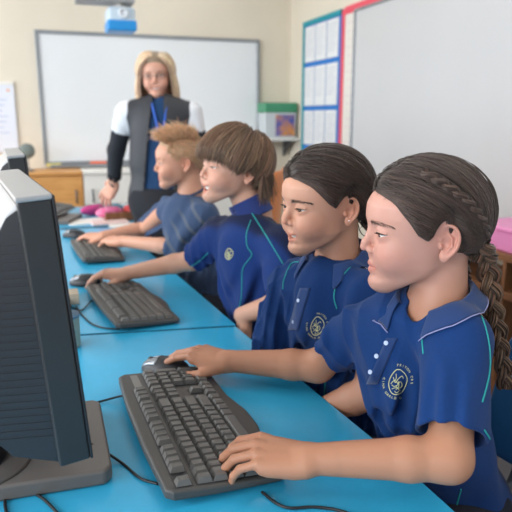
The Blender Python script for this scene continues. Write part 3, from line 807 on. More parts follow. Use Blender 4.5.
# ------------------------------------------------------------ tables
DZ = .72
def desk(poly, label, name='classroom_table', legs=True):
    c = np.mean([p[:2] for p in poly], 0); r = empty(name, (c[0], c[1], 0), 0, label, 'table', None)
    P = [(p[0]-c[0], p[1]-c[1]) for p in poly]
    MB().prism(P, DZ-.0015, DZ).build('laminate_top', M['desk'], r)
    MB().prism(P, DZ-.024, DZ-.0015).build('table_edge', M['deskedge'], r)
    for p in P:
        q = np.array(p)*.0; v = np.array(p); v = v-np.sign(v)*V3(.09, .07, 0)[:2]
        m = MB().tube([(v[0], v[1], .0), (v[0], v[1], DZ-.024)], .016, 12); m.lathe([(.02, 0), (.02, .02)], (v[0], v[1], 0), 12); m.build('leg', M['steel'], r, True)
    return r
E1 = atZ(440, 512, DZ); Ea = atZ(321, 400, DZ); ER = lambda y: .536-.082*(y-.85)       # right-hand edge of the row of tables
gl = atZ(82, 335.5, DZ); gr = atZ(235, 326.5, DZ)
gs = (gr[1]-gl[1])/(gr[0]-gl[0]); gy = lambda x: gl[1]+gs*(x-gl[0])
LXD = -.42
desk([(LXD, -.05), (.555, -.05), (.548, .62), (.541, .85), (ER(gy(.49))+.004, gy(.49)), (LXD, gy(LXD))], 'blue topped classroom table nearest the camera, carrying the front keyboard')
g = .012
desk([(LXD, gy(LXD)+g), (.487, gy(.487)+g), (.452, 2.1), (.36, 3.3), (LXD, 3.36)], 'blue topped classroom table beyond the gap, in front of the two boys')
desk([(LXD, 3.40), (.55, 3.34), (.55, 4.15), (LXD, 4.15)], 'farthest table of the row carrying the pink pencil cases')

# ------------------------------------------------------------ keyboards
KU = .019; KY = .0222
ROWS = [(0.0, [('g', 0), *[('k', 1)]*1, ('g', 1), *[('k', 1)]*4, ('g', .5), *[('k', 1)]*4, ('g', .5), *[('k', 1)]*4, ('g', .3), *[('k', 1)]*3])]
def key_layout():
    out = []   # x, y(row centre from the back), w, d
    def row(y, items, x0=0, h=1):
        x = x0
        for it in items:
            if it < 0: x += -it; continue
            out.append((x+it/2, y, it, h)); x += it
    row(0.5, [1, -1, 1, 1, 1, 1, -.5, 1, 1, 1, 1, -.5, 1, 1, 1, 1]); row(.5, [1, 1, 1], 15.3)
    row(1.8, [1]*13+[2]); row(1.8, [1]*3, 15.3); row(1.8, [1]*4, 18.6)
    row(2.8, [1.5]+[1]*12+[1.5]); row(2.8, [1]*3, 15.3); row(2.8, [1]*3, 18.6); out.append((22.1, 3.3, 1, 2))
    row(3.8, [1.75]+[1]*11+[2.25]); row(3.8, [1]*3, 18.6)
    row(4.8, [2.25]+[1]*10+[2.75]); row(4.8, [1], 16.3); row(4.8, [1]*3, 18.6); out.append((22.1, 5.3, 1, 2))
    row(5.8, [1.25]*3+[6.25]+[1.25]*4); row(5.8, [1]*3, 15.3); row(5.8, [2, 1], 18.6)
    return out
KEYS = key_layout(); KME = {}
def key_mesh(w, d):
    if (w, d) in KME: return KME[(w, d)]
    a = w*KU/2-.0008; b = d*KY/2-.0008; h = .0085; t = .0026; v = []; N = 5
    # skirt and dished top
    m = MB(); lo = [(-a, -b, 0), (a, -b, 0), (a, b, 0), (-a, b, 0)]; hi = [(-a+t, -b+t*.8, h), (a-t, -b+t*.8, h), (a-t, b-t*1.4, h), (-a+t, b-t*1.4, h)]
    m.raw(lo+hi, [(0, 1, 5, 4), (1, 2, 6, 5), (2, 3, 7, 6), (3, 0, 4, 7)])
    G = [[(x, y, h-.0009*(1-((x)/(a-t))**2 if w < 1.6 else .6)*(1 if 0 < i < N-1 else 1)) for x in np.linspace(-a+t, a-t, 7)] for i, y in enumerate(np.linspace(-b+t*.8, b-t*1.4, N))]
    G2 = [[(x, y, h-(h-z)*(1 if 0 < j < 6 else 0)) for j, (x, y, z) in enumerate(rw)] for rw in G]
    m.raw([p for rw in G2 for p in rw], [(i*7+j, i*7+j+1, (i+1)*7+j+1, (i+1)*7+j) for i in range(N-1) for j in range(6)])
    me = m.mesh('key'); me.materials.append(M['key']); KME[(w, d)] = me; return me
def make_keyboard(label, group=None, keymat=None):
    r = empty('keyboard', (0, 0, 0), 0, label, 'keyboard', group)
    L, Wd = .447, .172; zf, zb_ = .016, .030
    sl = (zb_-zf)/Wd; top = lambda y: zf+sl*y
    # outline with a palm bulge in front of the space bar and rounded corners
    out = [(.012, .0), (.10, -.002), (.17, -.014), (.23, -.014), (.30, -.002), (L-.012, 0), (L-.003, .003), (L, .012), (L+.001, Wd*.6), (L-.002, Wd-.01), (L-.012, Wd), (.3, Wd+.005), (.15, Wd+.005), (.012, Wd), (.002, Wd-.01), (-.001, Wd*.6), (0, .012), (.003, .003)]
    m = MB(); n = len(out); sh = .93
    cx, cy = L/2, Wd/2
    def ring(f, dz, base=None): return [(cx+(x-cx)*(1-f/L*2), cy+(y-cy)*(1-f/Wd*2), (top(y)+dz) if base is None else base+sl*.55*y) for x, y in out]
    rings = [ring(.006, 0, .002), ring(0, 0, .007), ring(0, -.004), ring(.0025, -.0008), ring(.005, 0)]
    vs = [p for rg in rings for p in rg]; fs = [tuple(range(n))[::-1]]
    for k in range(len(rings)-1): fs += [(k*n+i, k*n+(i+1) % n, (k+1)*n+(i+1) % n, (k+1)*n+i) for i in range(n)]
    fs.append(tuple((len(rings)-1)*n+i for i in range(n))); m.raw(vs, fs)
    m.build('case', M['kcase'], r, bevel=.0015)
    # recessed key beds
    kx0, kyb = .008, Wd-.014
    bed = MB()
    def bedbox(x0, x1, r0, r1): bed.box((kx0+x0*KU-.0015, kyb-r1*KY-.0015, 0), (kx0+x1*KU+.0015, kyb-r0*KY+.0015, .0006), lambda v: (v[0], v[1], top(v[1])+v[2]))
    bedbox(0, 15, 0, 1); bedbox(0, 15, 1.3, 6.3); bedbox(15.3, 18.3, 0, 1); bedbox(15.3, 18.3, 1.3, 3.3); bedbox(16.3, 17.3, 4.3, 5.3); bedbox(15.3, 18.3, 5.3, 6.3); bedbox(18.6, 22.6, 1.3, 6.3)
    bed.build('key_bed', M['blk'], r)
    MB().box((kx0+19*KU, kyb-.9*KY, 0), (kx0+22.3*KU, kyb-.3*KY, .0008), lambda v: (v[0], v[1], top(v[1])+v[2])).build('status_strip', M['grey'], r)
    ft = MB()
    for x in (.03, L-.06): ft.box((x, Wd-.03, -.0), (x+.03, Wd-.022, .012))
    ft.build('tilt_feet', M['blk'], r)
    tilt = math.atan(sl)
    for (x, y, w, d) in KEYS:
        k = bpy.data.objects.new('key', key_mesh(w, d)); COL.objects.link(k); k.parent = r
        yy = kyb-y*KY; k.location = (kx0+x*KU, yy, top(yy)+.0005); k.rotation_euler = (tilt+(y-3.3)*.022, 0, 0)
    return r
def copy_tree(o, parent=None):
    c = o.copy(); COL.objects.link(c)
    if parent is not None: c.parent = parent
    for ch in list(o.children): copy_tree(ch, c)
    return c
def place_kb(o, p0, p1, ky=1.):
    """p0 near back corner, p1 far back corner on the table"""
    d = nrm(p1-p0); rz = math.atan2(d[1], d[0]); n = V3(math.cos(rz-math.pi/2), math.sin(rz-math.pi/2), 0)
    o.rotation_euler = (0, 0, rz); o.location = tuple(V3(p0[0], p0[1], DZ)+n*.172*ky)
kb1 = make_keyboard('black keyboard in front, under the hand of the girl with the braid')
kb1.scale = (1.03, 1.17, 1.1); place_kb(kb1, V3(.137, .795, 0), V3(.119, 1.235, 0), 1.17)
a = atZ(122, 333, DZ); b = atZ(86, 287, DZ)
kb2 = copy_tree(kb1); kb2.scale = (1, 1.08, 1); kb2['label'] = 'dark keyboard in the middle of the row, beside the gap between the tables'; kb2.name = 'keyboard.001'
place_kb(kb2, a, b)
a = atZ(83, 266, DZ); b = atZ(66, 238, DZ)
kb3 = copy_tree(kb1); kb3.scale = (1, 1, 1); kb3['label'] = 'blurred keyboard in front of the boy in the grey-blue sweater'; place_kb(kb3, a, b)
a = atZ(62, 222, DZ+.0); 
kb4 = copy_tree(kb1); kb4.scale = (1, 1, 1); kb4['label'] = 'farthest blurred keyboard propped up beyond the others'; kb4.location = (.02, 3.48, DZ+.026); kb4.rotation_euler = (math.radians(4), 0, math.radians(70))
# cases under the farthest keyboard
m = empty('document_tray', (.03, 3.62, DZ), math.radians(-20), 'low grey box under the farthest keyboard', 'tray')
MB().box((-.20, -.13, 0), (.13, .13, .024)).build('tray_body', M['mid'], m, bevel=.004)

# ------------------------------------------------------------ mice
def mouse(loc, rz, label, s=1.):
    r = empty('computer_mouse', loc, rz, label, 'mouse')
    def body(P):  # x forward
        q = P/s; d = ell((0, 0, .006), (.058, .033, .030))(q); d = smax(d, -q[:, 2]+.001, .004); d = smin(d, ell((-.012, 0, .012), (.040, .029, .024))(q), .01); return smax(d, -q[:, 2]+.001, .002)*s
    V, F = extract(body, (-.07, -.05, -.01), (.07, .05, .05), .0018)
    c = V[F].mean(1); side = (c[:, 0] > .012*s) & (c[:, 2] > .014*s)
    me = mesh_np('shell', V, F); me.materials.append(M['blk']); o = bpy.data.objects.new('shell', me); COL.objects.link(o); o.parent = r
    me.polygons.foreach_set('use_smooth', np.ones(len(me.polygons), bool))
    bv = bvh(V, F)
    for sg in (1, -1):
        G = []
        for x in np.linspace(.014, .054, 9):
            rw = []
            for y in np.linspace(.0035, .024*math.sqrt(max(.1, 1-(x/.062)**2)), 6):
                h = bv.ray_cast(Vector((x*s, sg*y*s, .1)), Vector((0, 0, -1)))[0]; rw.append((x*s, sg*y*s, (h[2] if h else .01)+.0009))
            G.append(rw)
        MB().grid(G).build('mouse_button', M['silver'], r, True, solid=.0014)
    MB().tube([(.036*s, -.0025, .027*s), (.036*s, .0025, .027*s)], .007*s, 14).build('scroll_wheel', M['blk2'], r, True)
    return r
p = atZ(168, 377, DZ); mouse((p[0], p[1]+.024, DZ), math.radians(142), 'black and silver mouse under the right hand of the girl with the braid', 1.05)
p = atZ(87, 287, DZ); mouse((p[0], p[1]+.03, DZ), math.radians(155), 'black mouse under the hand of the boy with brown mop hair', 1.05)
p = atZ(75, 239, DZ); mouse((p[0], p[1]+.05, DZ), math.radians(150), 'black mouse under the hand of the boy in the sweater', 1.05)

# ------------------------------------------------------------ monitors
def monitor(loc, rz, label, tilt=-4):
    r = empty('computer_monitor', loc, rz, label, 'monitor')
    Wm, Hm = .42, .375; t = math.radians(tilt); zb = loc_z = .112
    T = lambda v: (v[0]*math.cos(t)+v[2]*math.sin(t), v[1], zb-v[0]*math.sin(t)+v[2]*math.cos(t))
    m = MB()
    m.box((-.046, 0, 0), (-.004, Wm, Hm-.004), T); m.build('bezel', M['blk2'], r, bevel=.004, seg=3)
    MB().box((-.047, -.001, Hm-.005), (-.003, Wm+.001, Hm+.002), T).build('top_glare', M['glare_grey'], r, bevel=.002)  # added strip, its pale colour imitates light reflected off the bezel top
    f = MB(); b = .02
    f.box((-.004, 0, 0), (0, b, Hm), T).box((-.004, Wm-b, 0), (0, Wm, Hm), T).box((-.004, b, 0), (0, Wm-b, b*1.3), T).box((-.004, b, Hm-b), (0, Wm-b, Hm), T)
    f.build('screen_frame', M['blk'], r, bevel=.0015)
    MB().box((-.0035, b, b*1.3), (-.002, Wm-b, Hm-b), T).build('screen', M['screen'], r)
    # deep back cover, its shoulders sloping down
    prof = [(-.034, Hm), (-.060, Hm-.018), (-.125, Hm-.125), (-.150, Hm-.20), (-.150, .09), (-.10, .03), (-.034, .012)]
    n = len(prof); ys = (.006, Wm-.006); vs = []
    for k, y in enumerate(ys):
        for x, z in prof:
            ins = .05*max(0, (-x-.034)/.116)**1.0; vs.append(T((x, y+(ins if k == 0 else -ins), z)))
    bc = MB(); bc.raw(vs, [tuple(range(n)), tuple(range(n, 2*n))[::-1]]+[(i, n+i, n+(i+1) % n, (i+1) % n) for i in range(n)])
    bco = bc.build('back_cover', M['glare_grey'], r, bevel=.006, seg=3)  # window glare on the sloping back is put into this pale colour
    # ribbed side vents
    for k, sgn in ((0, 1), (1, -1)):
        v = MB(); 
        for i in range(26):
            z = .04+i*.0108; xa = -.038; xb = -.125 if z < .25 else -.125+(z-.25)*.78
            if xa-xb < .01: continue
            q = lambda x: (.006+.05*max(0, (-x-.034)/.116))
            yy = (lambda x: q(x)) if k == 0 else (lambda x: Wm-q(x))
            e = -.0022*sgn
            v.raw([T((xa, yy(xa)+e, z)), T((xa, yy(xa)+e, z+.006)), T((xb, yy(xb)+e, z+.006)), T((xb, yy(xb)+e, z)), T((xa, yy(xa)+.001*sgn, z)), T((xa, yy(xa)+.001*sgn, z+.006)), T((xb, yy(xb)+.001*sgn, z+.006)), T((xb, yy(xb)+.001*sgn, z))],
                  [(0, 1, 2, 3), (4, 7, 6, 5), (0, 4, 5, 1), (1, 5, 6, 2), (2, 6, 7, 3), (3, 7, 4, 0)])
        v.build('side_vent', M['blk'], r)
        w_ = MB(); w_.raw([T((-.036, yy(-.036)-.0006*sgn, .02)), T((-.036, yy(-.036)-.0006*sgn, Hm-.008)), T((-.060, yy(-.06)-.0006*sgn, Hm-.024)), T((-.124, yy(-.124)-.0006*sgn, Hm-.13)), T((-.148, yy(-.148)-.0006*sgn, Hm-.2)), T((-.148, yy(-.148)-.0006*sgn, .080)), T((-.1, yy(-.1)-.0006*sgn, .018)), T((-.040, yy(-.04)-.0006*sgn, .003))], [tuple(range(8))]).build('side_panel', M['blk'], r, solid=.0008)
    # neck and wide base
    MB().tube([(-.16, Wm/2, .2), (-.175, Wm/2, .12), (-.15, Wm/2, .03)], [.03, .034, .05], 16).build('neck', M['blk'], r, True)
    MB().prism([(-.26, -.085), (.170, -.085), (.182, -.07), (.172, .165), (.16, .18), (-.26, .18)], 0, .028).build('base', M['mid'], r, bevel=.006, seg=3).matrix_local = Matrix.Translation((-.12, .21, 0)) @ Matrix.Rotation(math.radians(-10), 4, 'Z')
    d = MB().lathe([(.0, .028), (.085, .028), (.08, .033), (.05, .036), (0, .037)], (-.15, Wm/2, 0), 32); d.build('turntable', M['mid'], r, True)
    return r
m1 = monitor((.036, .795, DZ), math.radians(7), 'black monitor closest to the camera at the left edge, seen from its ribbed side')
p = atZ(28, 157, 1.2)
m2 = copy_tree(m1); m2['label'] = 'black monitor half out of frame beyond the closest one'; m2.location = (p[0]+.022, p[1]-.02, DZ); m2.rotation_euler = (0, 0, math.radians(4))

# pen pot and small box between the monitors
p = atZ(70, 351, DZ)
r = empty('pen_pot', (p[0]-.006, p[1]+.035, DZ), 0, 'ribbed grey-green pot behind the closest monitor', 'pot'); h = .088
pr = [(.034, 0)]
for k in range(9): pr += [(.0355, .004+k*.009), (.0355, .010+k*.009), (.0345, .0115+k*.009)]
pr += [(.0365, h-.002), (.0365, h), (.033, h), (.032, .006), (0, .006)]
MB().lathe(pr, n=36).build('pot_body', col('grey green', 150, 168, 158, .5), r, True)
MB().lathe([(.0370, h-.006), (.0375, h-.003), (.0370, h+.001)], n=36).build('rim', col('blue grey rim', 84, 122, 150, .4), r, True)
p = atZ(68, 305, DZ)
o = MB().box((-.05, -.035, 0), (.045, .035, .035)).build('tissue_box', col('beige card', 206, 190, 168, .8), bevel=.002); o.location = (p[0]-.01, p[1]+.03, DZ); tag(o, 'low beige card box behind the ribbed pot', 'box')
# papers, pencil cases, tray on the farthest table
p = atZ(82, 222, DZ)
o = MB().box((-.12, -.09, 0), (.12, .09, .004)).build('paper_stack', M['white'], None); o.location = (p[0]+.03, p[1]+.0, DZ+.001); o.rotation_euler[2] = .2; tag(o, 'white sheets of paper beside the farthest keyboard', 'paper')
o = MB().box((-.09, -.06, 0), (.13, .06, .003)).build('paper_stack', M['white'], None); p = atZ(130, 226, DZ); o.location = (p[0]-.02, p[1]+.03, DZ+.0005); o.rotation_euler[2] = -.1; tag(o, 'white paper behind the arms of the boy in the sweater', 'paper')
a = atZ(106, 222, DZ); b = atZ(147, 221, DZ); tw = (b[0]-a[0])
r = empty('wooden_tray', ((a[0]+b[0])/2, a[1]+.13, DZ), 0, 'brown wooden tray holding the pencil cases', 'tray'); w = tw/2
MB().box((-w, -.12, 0), (w, .12, .008)).box((-w, -.12, .008), (w, -.112, .05)).box((-w, .112, .008), (w, .12, .05)).box((-w, -.112, .008), (-w+.008, .112, .05)).box((w-.008, -.112, .008), (w, .112, .05)).build('tray_body', M['wood2'], r, bevel=.002)
tx, ty = (a[0]+b[0])/2, a[1]+.13
def pouch(x, y, z, L, r_, rz, c, label, c2=None):
    R_ = np.array(Matrix.Rotation(rz, 3, 'Z')); f = local(SUB(0, disp(ell((0, 0, r_), (L/2, r_*1.15, r_)), wrinkle(int(x*1e4) % 97, .004, freq=60))), V3(0, 0, 0), np.eye(3))
    V, F = extract(f, (-L/2-.02, -r_*1.5, -.02), (L/2+.02, r_*1.5, r_*2.4), .004)
    q = empty('pencil_case', (x, y, z), rz, label, 'pencil case', 'pencil cases on the farthest table')
    add('pouch', mesh_np('pouch', V, F), c, q, True)
    MB().box((-L*.4, -.004, r_*1.96), (L*.4, .004, r_*2.04)).build('zip', c2 or M['silver'], q)
pink = mat('pink patterned cloth', s2l(232, 92, 150), .7, col2=s2l(240, 150, 185), nscale=30)
redm = mat('red patterned cloth', s2l(225, 60, 78), .7, col2=s2l(240, 120, 110), nscale=25)
pouch(tx-.085, ty-.05, DZ+.009, .16, .034, .2, pink, 'pink patterned pencil case in the wooden tray'); pouch(tx+.075, ty-.01, DZ+.009, .16, .038, -.3, redm, 'red patterned pencil case in the wooden tray, right end')
pouch(tx-.05, ty+.062, DZ+.009, .14, .034, .1, mat('blue cloth', s2l(90, 170, 200), .7), 'light blue pencil case behind the pink one in the tray')
p = atZ(95, 216, DZ); pouch(p[0], p[1]+.05, DZ+.0, .2, .032, .6, mat('magenta cloth', s2l(205, 70, 140), .7), 'magenta pencil case lying left of the wooden tray')
p = atZ(112, 224, DZ); o = MB().box((-.1, -.05, 0), (.1, .05, .012)).build('exercise_book', col('pale pink cover', 236, 205, 200), bevel=.002); o.location = (p[0]-.01, p[1]+.02, DZ+.001); o.rotation_euler[2] = .1; tag(o, 'pale pink exercise book in front of the wooden tray', 'book')

# ------------------------------------------------------------ cables
def cable(pts, label, name='cable', r=.0024, cat='cable'):
    P = spline(pts, 10); o = MB().tube(P, r, 8).build(name, M['cable'], None, True); tag(o, label, cat); return o
Z_ = lambda x, y, z=DZ+.003: atZ(x, y, z)
cable([Z_(134, 396, DZ+.02), Z_(122, 396, DZ+.014), Z_(106, 400, DZ+.006), Z_(92, 404), Z_(70, 412), Z_(40, 418, DZ+.0335), Z_(10, 420, DZ+.0335)], 'black cable leaving the front keyboard towards the closest monitor')
cable([Z_(-5, 392, DZ+.10), Z_(10, 415, DZ+.06), Z_(30, 436, DZ+.034), Z_(60, 442, DZ+.032), Z_(84, 442, DZ+.032), Z_(100, 449, DZ+.02), Z_(122, 463, DZ+.003), Z_(140, 478, DZ+.003), Z_(158, 484, DZ+.003)], 'black cable crossing the monitor base and ending by the front keyboard')
cable([Z_(12, 530), Z_(5, 505), Z_(9, 491), Z_(24, 489), Z_(42, 498), Z_(58, 514), Z_(75, 535)], 'loop of black cable in the bottom left corner of the table')
cable([Z_(262, 492), Z_(276, 503), Z_(290, 508), Z_(312, 507), Z_(332, 509), Z_(350, 514), Z_(370, 524)], 'black cable right of the front keyboard at the bottom edge')
cable([Z_(96, 298, DZ+.02), Z_(90, 302, DZ+.008), Z_(82, 310), Z_(74, 308), Z_(66, 305)], 'short black cable from the middle keyboard to the ribbed pot')
cable([Z_(76, 306), Z_(82, 315), Z_(92, 324), Z_(105, 328), Z_(120, 329)], 'black cable looping along the back of the middle keyboard')
# ------------------------------------------------------------ chairs
def chair(loc, rz, label, c, back_h=.82, name='classroom_chair', wd=.42, group=None):
    """local +x is the way the sitter faces"""
    r = empty(name, loc, rz, label, 'chair', group); h = wd/2
    def shell():
        G = []
        for v in np.linspace(0, 1, 15):
            row = []
            for u in np.linspace(-1, 1, 13):
                row.append((.20-.40*v+.012*math.cos(u*1.5)*0, u*h*(1-.06*v), .45-.018*(1-u*u)*math.sin(math.pi*v)-.03*max(0, .15-v)*6*.15))
            G.append(row)
        return G
    MB().grid(shell()).build('seat', c, r, True, solid=.008, sub=1)
    G = []
    for v in np.linspace(0, 1, 14):
        z = .52+(back_h-.52)*v; hw = h*(.97-.12*v**2) if v < .93 else h*(.97-.12*v**2-.25*(v-.93)/.07*.4)
        G.append([(-.21-.05*v+.035*(u*u), u*hw, z) for u in np.linspace(-1, 1, 13)])
    MB().grid(G).build('backrest', c, r, True, solid=.010, sub=1)
    f = MB()
    for sg in (1, -1):
        MB().tube(spline([(.19, sg*h*.85, 0), (.17, sg*h*.8, .25), (.15, sg*h*.75, .43)], 4), .011, 10).build('leg', M['steel'], r, True)
        MB().tube(spline([(-.24, sg*h*.85, 0), (-.20, sg*h*.8, .25), (-.17, sg*h*.75, .43)], 4), .011, 10).build('leg', M['steel'], r, True)
        MB().tube(spline([(-.10, sg*h*.6, .43), (-.2, sg*h*.6, .445), (-.235, sg*h*.6, .52), (-.25, sg*h*.55, .66)], 5), .010, 10).build('back_support', M['steel'], r, True)
    MB().tube([(.15, -h*.75, .43), (.15, h*.75, .43)], .01, 8).tube([(-.17, -h*.75, .43), (-.17, h*.75, .43)], .01, 8).build('seat_frame', M['steel'], r, True)
    return r
bluep = col('blue moulded plastic', 40, 92, 140, .35)
CH = math.pi
chair((.76, .88, 0), math.radians(176), 'blue moulded classroom chair under the girl with the braid', bluep, .83)
chair((.71, 1.27, 0), CH, 'blue classroom chair under the girl with dark pulled-back hair', bluep, .76, wd=.34)
chair((.68, 1.70, 0), CH, 'blue classroom chair under the boy with brown mop hair', bluep, .76, wd=.38)
chair((.66, 2.42, 0), CH, 'blue classroom chair under the boy in the grey-blue sweater', bluep, .76, wd=.38)
# orange chair and teal box further back
p = atD(281, 200, 3.3)
chair((p[0]-.21, p[1]+.12, 0), math.radians(150), 'orange plastic chair standing behind the pupils', col('orange plastic', 226, 132, 62, .4), p[2]+.17, wd=.40)
# ------------------------------------------------------------ the people
def C3(rgb): return np.array(s2l(*rgb))
NAVY, ROYAL, TEAL = C3((20, 28, 58)), C3((18, 56, 112)), s2l(20, 165, 160)
M['pipe'] = mat('teal piping', s2l(30, 160, 160), .6)
M['trim'] = mat('pale lilac trim', s2l(150, 152, 200), .6)
M['thread'] = mat('pale yellow embroidery', s2l(214, 212, 160), .6)
M['button'] = mat('pearl button', s2l(190, 205, 235), .25)
M['jeans'] = mat('dark school trousers', s2l(26, 28, 40), .9, bump=.2, bscale=900)
M['shoe'] = mat('black shoe leather', s2l(22, 22, 24), .4)
M['stud'] = mat('silver stud', s2l(225, 228, 235), .12, metal=1)

def fore(E, W, r=(.034, .0335, .0235), k=.01):
    m = E+(W-E)*.28
    return U(k, cap(E, m, r[0], r[1]), cap(m, W, r[1], r[2]))
def seated_legs(PV, fwd, lat, knee=.40, foot=.03, sp=.085):
    out = []
    for sg in (1, -1):
        hp = PV+lat*sp*sg; kn = V3(*(hp+fwd*knee)[:2], .51)+lat*.02*sg; an = V3(*(kn-fwd*foot)[:2], .09)
        out.append((hp, kn, an))
    return out
def clothes_mesh(name, f, lo, hi, h, parent, colf, mt=None):
    V, F = extract(f, lo, hi, h, 1)
    o = add(name, mesh_np(name, V, F, colf(V)), mt or M['cloth'], parent, True); return V, F, o

def person(key, label, o, R, s, q, N, SL, SR, PV, arms, skin, shirt, group=None, sl_r=(.056, .050), legs=True, hb=.0016, shirt_h=.0034, neck_r=(.046, .050), iris=(.10, .05, .03), brow=(.05, .03, .02), lowres=False):
    """arms: list of dicts S,E,W,hand(sdf),hem,hc(hand centre)"""
    base = np.array([(SL[0]+SR[0])/2, (SL[1]+SR[1])/2, 0]); root = empty('person', (0, 0, 0), 0, label, 'person', group)
    tor, (spine, TR, w, H) = torso_sdf(N, SL, SR, PV, -.012)
    fwd, lat, upv = TR[:, 0], TR[:, 1], TR[:, 2]
    hc = o+R@V3(0, 0, .10)*s
    head = bound(local(head_sdf(q), o, R, s), hc, .17*s)
    nk = U(.02, cap(o+R@V3(-.028, 0, .055)*s, N, neck_r[0], neck_r[1]), cap(N, (N*1.0+V3(0, 0, -.05)), neck_r[1], .07))
    fs = [tor, nk]; boxes = []
    for a in arms:
        fs.append(U(.02, cap(a['S'], a['E'], .038*a.get('k', 1), .0325*a.get('k', 1)), fore(a['E'], a['W'], tuple(x*a.get('k', 1) for x in (.0325, .0330, .0235)))))
    f0 = U(.022, *fs)
    hs = [bound(a['hand'], a['hc'], .14) for a in arms if a.get('hand')]
    LG = seated_legs(PV, fwd*V3(1, 1, 0), lat, sp=min(.085, w*.5)) if legs else []
    lg = [U(.02, cap(hp, kn, .040, .042), cap(kn, an, .043, .030), cap(an, an+fwd*.12-V3(0, 0, .05), .03, .025)) for hp, kn, an in LG]
    def f(P):
        d = smin(f0(P), head(P), .022)
        for g in hs: d = smin(d, g(P), .012)
        for g in lg: d = smin(d, g(P), .02)
        return d
    allp = np.array([N, SL, SR, PV, hc]+[a[k] for a in arms for k in ('S', 'E', 'W')]+[p for t in LG for p in t])
    lo = allp.min(0)-.20; hi = allp.max(0)+.20; lo[2] = max(lo[2], .01)
    bx = [(lo, hi, .010)]
    for a in arms:
        p = np.array([a['E'], a['W']]); bx.append((p.min(0)-.05, p.max(0)+.05, .003 if not lowres else .005))
    bx.append((hc-V3(.15, .15, .19)*s, hc+V3(.15, .15, .14)*s, hb))
    for a in arms:
        if a.get('hand'): bx.append((a['hc']-.10, a['hc']+.10, .0018 if not lowres else .0028))
    V, F, body = part_mesh('body', f, bx, root, M['skin'], lambda V: skin_cols(V, skin, [(o, R, s, q)]))
    eyes(root, o, R, s, q, iris)
    sc = Scalp(q); brows(root, o, R, s, q, sc, brow, 100 if not lowres else 50, q.get('broww', 1.1))
    if q.get('open', 0): teeth(root, o, R, s, q)
    # shirt
    g = shirt.get('grow', .006)
    T, _ = torso_sdf(N, SL, SR, PV, g)
    fall = [T]; cuts = []; inner = []
    for a in arms:
        b, c, i, e, ax = sleeve_sdf(a['S'], a['E'], a.get('hem', .78), *a.get('sr', sl_r))
        if a.get('long'):
            e = a['E']+(a['W']-a['E'])*a['long']; ax = nrm(a['W']-a['E']); r1 = a.get('cuff', .034)
            b = U(.02, cap(a['S'], a['E'], sl_r[0], .046), cap(a['E'], e+ax*.02, .046, r1)); c = plane(e, ax); i = cap(e-ax*.03, e+ax*.05, r1-.004)
            fall.append(lambda P, b=b, c=c: smax(b(P), c(P), .003)); inner.append(i); continue
        fall.append(lambda P, b=b, c=c: smax(b(P), c(P), .003)); inner.append(i)
    sh0 = U(.028, *fall)
    hem = plane(PV+V3(0, 0, -.10), V3(0, 0, -1))
    ncap = cap(N-upv*.03+fwd*0, N+upv*.2, neck_r[1]+.005, neck_r[1]+.02)
    nku = nrm(o+R@V3(-.028, 0, .055)*s-N)
    ncut = cap(N-nku*.02, N+nku*.2, neck_r[1]+.004)
    vee = shirt.get('vee', .05)
    vcut = cap(N+fwd*.045+upv*.02, N+fwd*(.075)-upv*vee, .022, .004)
    cr = creases(shirt.get('creases', []))
    wk = wrinkle(sum(map(ord, key)), shirt.get('wr', .0036), (1, 1, .38), 80)
    f1 = disp(sh0, wk, cr); inn = [disp(i, wk, cr, near=.03) for i in inner]
    def shf(P):
        d = smax(f1(P), hem(P), .004)
        for i in inn: d = smax(d, -i(P), .002)
        d = smax(d, -ncut(P), .003); return smax(d, -vcut(P), .003) if vee else d
    pts = np.array([N, SL, SR, PV]+[a['E'] for a in arms]+[a['W'] for a in arms if a.get('long')])
    V2, F2, so = clothes_mesh(shirt.get('name', 'polo_shirt'), shf, pts.min(0)-.17, pts.max(0)+.12, shirt_h, root, lambda V: shirt['col'](V, (spine, TR, w, H)))
    sbv = bvh(V2, F2)
    # trousers and shoes
    if legs:
        lf = U(.04, ell(PV+V3(0, 0, -.03), (.088, w*.92, .09), TR), *[U(.02, cap(hp, kn, .066, .062), cap(kn, an, .060, .052)) for hp, kn, an in LG])
        al = np.array([PV]+[p for t in LG for p in t]); top = plane(V3(0, 0, PV[2]+.075), V3(0, 0, 1)); bot = plane(V3(0, 0, .075), V3(0, 0, -1))
        Vt, Ft = extract(disp(lambda P: smax(smax(lf(P), top(P), .005), bot(P), .003), wrinkle(5, .004, None, 26)), al.min(0)-.14, al.max(0)+.14, .008)
        add('trousers', mesh_np('trousers', Vt, Ft), M['jeans'], root, True)
        for hp, kn, an in LG:
            c = an*V3(1, 1, 0); ff = lambda P, c=c: smax(U(.03, ell(c+fwd*.07+V3(0, 0, .035), (.11, .045, .045), TR), ell(c+V3(0, 0, .06), (.05, .042, .06), TR))(P), .004-P[:, 2], .004)
            Vs, Fs = extract(ff, c-.2+V3(0, 0, .2), c+V3(.2, .2, .16), .007); add('shoe', mesh_np('shoe', Vs, Fs), M['shoe'], root, True)
    print(key, 'body', len(V), 'shirt', len(V2))
    return root, sc, sbv, TR, (spine, w, H), nku, bvh(V, F)

